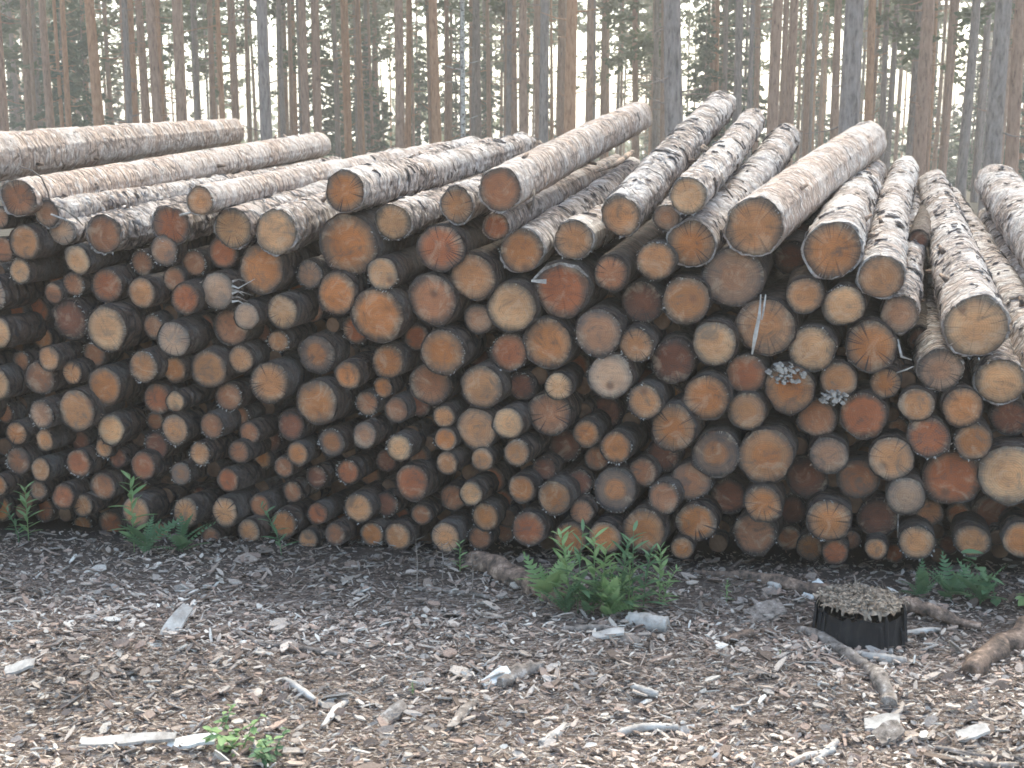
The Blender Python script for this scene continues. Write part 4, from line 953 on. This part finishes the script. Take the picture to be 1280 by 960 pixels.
# ------------------------------------------------------------ plants
def leaf_mesh(L, W, droop=.3, n=5):
    V = []; F = []
    for j in range(n + 1):
        t = j / n; w_ = W * math.sin(math.pi * min(1, t * .93 + .07)) ** .8 * .5; z = -droop * L * t * t
        V += [(L * t, -w_, z), (L * t, 0, z - w_ * .35), (L * t, w_, z)]
    for j in range(n):
        a = j * 3; F += [(a, a + 1, a + 4, a + 3), (a + 1, a + 2, a + 5, a + 4)]
    return mesh_np('leaf', V, F)
def frond_mesh(L, W, n=11):
    V = []; F = []
    for j in range(n):
        t = (j + .5) / n; w_ = W * math.sin(math.pi * (t * .8 + .2)) * .5; x = L * t; z = -.35 * L * t * t
        for s in (-1, 1):
            b = len(V); d = L / n * .42
            V += [(x - d, 0, z), (x + d, 0, z), (x + d * 1.6, s * w_ * .6, z - w_ * .15), (x + d * 2.0, s * w_, z - w_ * .3), (x - d * .1, s * w_ * .55, z - w_ * .12)]
            F += [(b, b + 1, b + 2, b + 4), (b + 4, b + 2, b + 3)]
    return mesh_np('frond', V, F)
LV = {m.name: [leaf_mesh(.05, .012), leaf_mesh(.038, .010, .15), leaf_mesh(.03, .018, .4)] for m in (M_leaf, M_leafblue)}
FD = {m.name: [frond_mesh(.12, .05), frond_mesh(.09, .04)] for m in (M_leaf, M_leafblue)}
def plant(px, py, hpx, kind, mat, label, n=16, lean=0.0, group=None):
    c = ground_pt(px, py); k = proj(c)[2] / FPX; h = hpx * k
    e = bpy.data.objects.new({'stem': 'leafy_plant', 'fern': 'fern', 'bush': 'low_shrub'}[kind], None); COL.objects.link(e); e.location = c
    def stem(x0, y0, hh, ln, la):
        P = [Vector((x0 + ln * math.cos(la) * (t ** 2), y0 + ln * math.sin(la) * (t ** 2), hh * t - .01)) for t in (0, .25, .5, .75, 1)]
        v, f = tube(P, [.0026, .0023, .002, .0016, .0008], 5, 0, False); link('stem', mesh_np('stem', v, f), mat, e); return P
    def put(me, p, az, el, s):
        o = link(me.name.split('.')[0], me, mat, e); o.location = p; o.rotation_euler = (random.uniform(-.3, .3), -el, az); o.scale = (s, s, s)
    def at(P, t):
        i = min(int(t * 4), 3); return P[i].lerp(P[i + 1], t * 4 - i)
    if kind == 'stem':
        P = stem(0, 0, h, lean * h, 0)
        for j in range(n):
            t = .18 + .82 * j / (n - 1); put(LV[mat.name][j % 2], at(P, t), j * 2.4 + random.uniform(-.3, .3), random.uniform(.1, .6) + .5 * t, (1.25 - .55 * t) * h / .16 * random.uniform(.8, 1.1))
    elif kind == 'fern':
        for j in range(n):
            put(FD[mat.name][j % 2], Vector((0, 0, random.uniform(.0, .35) * h)), random.uniform(0, 6.28), random.uniform(.55, 1.4), h / .12 * random.uniform(.55, 1.0))
        P = stem(0, 0, h * .6, 0, 0)
    else:
        for s_ in range(max(3, n // 12)):
            a = random.uniform(0, 6.28); q = random.uniform(0, .5) * h; P = stem(math.cos(a) * q, math.sin(a) * q * .6, h * random.uniform(.5, 1), .5 * h, a)
            for j in range(11): t = .15 + .85 * j / 10; put(LV[mat.name][2], at(P, t), random.uniform(0, 6.28), random.uniform(-.2, .8), h / .09 * random.uniform(.5, .9))
    thing(e, label, 'plant' if kind != 'fern' else 'fern', group)
plant(36, 676, 72, 'stem', M_leaf, 'bright green leafy plant standing at the left foot of the pile', 26)
plant(24, 678, 50, 'stem', M_leafblue, 'darker low plant behind the bright leafy plant at the left pile foot', 18, -.3)
plant(168, 690, 100, 'stem', M_leaf, 'tall green leafy plant rising against the lower left log ends', 24)
plant(182, 694, 62, 'fern', M_leafblue, 'low dark fern beside the tall leafy plant lower left', 10)
plant(228, 690, 62, 'fern', M_leafblue, 'dull green fern before the tan bottom log end lower left', 9)
plant(352, 694, 66, 'stem', M_leafblue, 'slim dull green plant in front of the low log ends left of centre', 20, -.35)
plant(575, 715, 42, 'stem', M_leaf, 'small bright green sprout at the pile foot near the dark fallen log', 18)
plant(684, 754, 78, 'fern', M_leaf, 'broad light green fern, left of the fern clump before the pile', 12)
plant(722, 766, 110, 'stem', M_leafblue, 'tall thin plant with seed heads between the ferns', 12, .05)
plant(742, 768, 108, 'stem', M_leaf, 'tall leafy stem with light tip in the middle of the fern clump', 18)
plant(735, 768, 60, 'fern', M_leafblue, 'dull green fern at the centre of the clump', 14)
plant(762, 772, 66, 'fern', M_leaf, 'bright feathery fern at the lower right of the clump', 14)
plant(790, 768, 112, 'stem', M_leafblue, 'straight bluish green stem right of the fern clump', 12)
plant(786, 768, 70, 'stem', M_leaf, 'bushy bright green leafy plant right of the feathery fern', 24)
plant(768, 772, 74, 'stem', M_leaf, 'bright leafy plant standing in the feathery fern', 22, -.1)
plant(824, 757, 78, 'stem', M_leaf, 'bushy upright green plant, rightmost of the clump before the pile', 30)
plant(828, 760, 54, 'stem', M_leaf, 'lower green plant leaning right beside the rightmost upright plant', 20, .3)
plant(706, 768, 52, 'fern', M_leafblue, 'shaded dark fern over the dark fallen log', 12)
plant(712, 764, 104, 'stem', M_leaf, 'feathery upright green stem at the left of the clump before the pile', 30, -.12)
plant(752, 770, 92, 'stem', M_leaf, 'feathery upright green stem in the centre of the clump', 32, .05)
plant(775, 770, 98, 'stem', M_leafblue, 'dull upright leafy stem behind the bright plants of the clump', 28, .08)
plant(804, 764, 84, 'stem', M_leafblue, 'dull leafy stem between the two bushy plants of the clump', 26, .1)
plant(908, 752, 32, 'stem', M_leaf, 'small green sprout between the ferns and the stump', 14)
plant(1150, 748, 46, 'fern', M_leafblue, 'dark low fern under the log ends right of the stump', 12)
plant(1188, 752, 56, 'fern', M_leafblue, 'wider dark fern left of the right corner shrub', 14)
plant(1225, 756, 60, 'fern', M_leafblue, 'dark fern at the pile foot near the right edge', 14)
plant(1268, 756, 74, 'bush', M_leaf, 'light-leaved low shrub at the right picture edge below the log ends', 36)
plant(1288, 758, 90, 'bush', M_leafblue, 'dark shrub cut by the right picture edge', 30)
plant(300, 940, 58, 'bush', M_leaf, 'low green shrub with reddish tips in the left foreground', 48)
plant(338, 950, 46, 'bush', M_leafblue, 'flat dark green growth right of the low foreground shrub', 48)
plant(275, 918, 36, 'bush', M_leaf, 'small leafy growth at the upper left of the foreground shrub', 36)
plant(516, 868, 20, 'stem', M_leaf, 'tiny yellow-green tuft on the chips in the left-centre foreground', 12)
plant(975, 822, 14, 'stem', M_leaf, 'tiny green seedling in front of the curved branch', 8)
# leafless dead stems
def dead_stem(px, py, hpx, label):
    c = ground_pt(px, py); k = proj(c)[2] / FPX; h = hpx * k; parts = [tube([Vector((0, 0, -.01)), Vector((.004, 0, h * .5)), Vector((-.002, 0, h))], [.003, .0024, .001], 5, 0, False)]
    for j in range(12):
        t = .15 + .07 * j; s = 1 if j % 2 else -1; parts.append(tube([Vector((0, 0, h * t)), Vector((s * .018, random.uniform(-.01, .01), h * t + .004)), Vector((s * .034 * random.uniform(.6, 1.2), 0, h * t + .014))], [.0015, .0012, .0006], 4, 0, False))
    thing(link('dead_stem', mesh_np('dead_stem', *merge(parts)), M_wood_grey, None, c), label, 'dead plant')
dead_stem(521, 738, 72, 'leafless grey stem with side twigs at the pile foot, leftmost of three')
dead_stem(553, 722, 46, 'leafless grey stem at the pile foot, middle of three')
dead_stem(590, 745, 60, 'leafless grey stem beside the dark fallen log, rightmost of three')
# ------------------------------------------------------------ haze
def haze():
    x0, x1, y0, y1, z0, z1 = -720, 720, -35, 920, -1.5, 32
    V = [(x, y, z) for z in (z0, z1) for y in (y0, y1) for x in (x0, x1)]
    F = [(0, 2, 3, 1), (4, 5, 7, 6), (0, 1, 5, 4), (2, 6, 7, 3), (0, 4, 6, 2), (1, 3, 7, 5)]
    m = bpy.data.materials.new('haze_air'); m.use_nodes = True; t = m.node_tree; t.nodes.remove(t.nodes['Principled BSDF'])
    pv = t.nodes.new('ShaderNodeVolumePrincipled'); pv.inputs['Density'].default_value = HAZE; pv.inputs['Color'].default_value = (1.0, .95, .90, 1); pv.inputs['Anisotropy'].default_value = .3
    t.links.new(pv.outputs[0], t.nodes['Material Output'].inputs['Volume'])
    o = link('haze', mesh_np('haze', V, F, smooth=False), m); o['kind'] = 'stuff'
HAZE = .0027
haze()
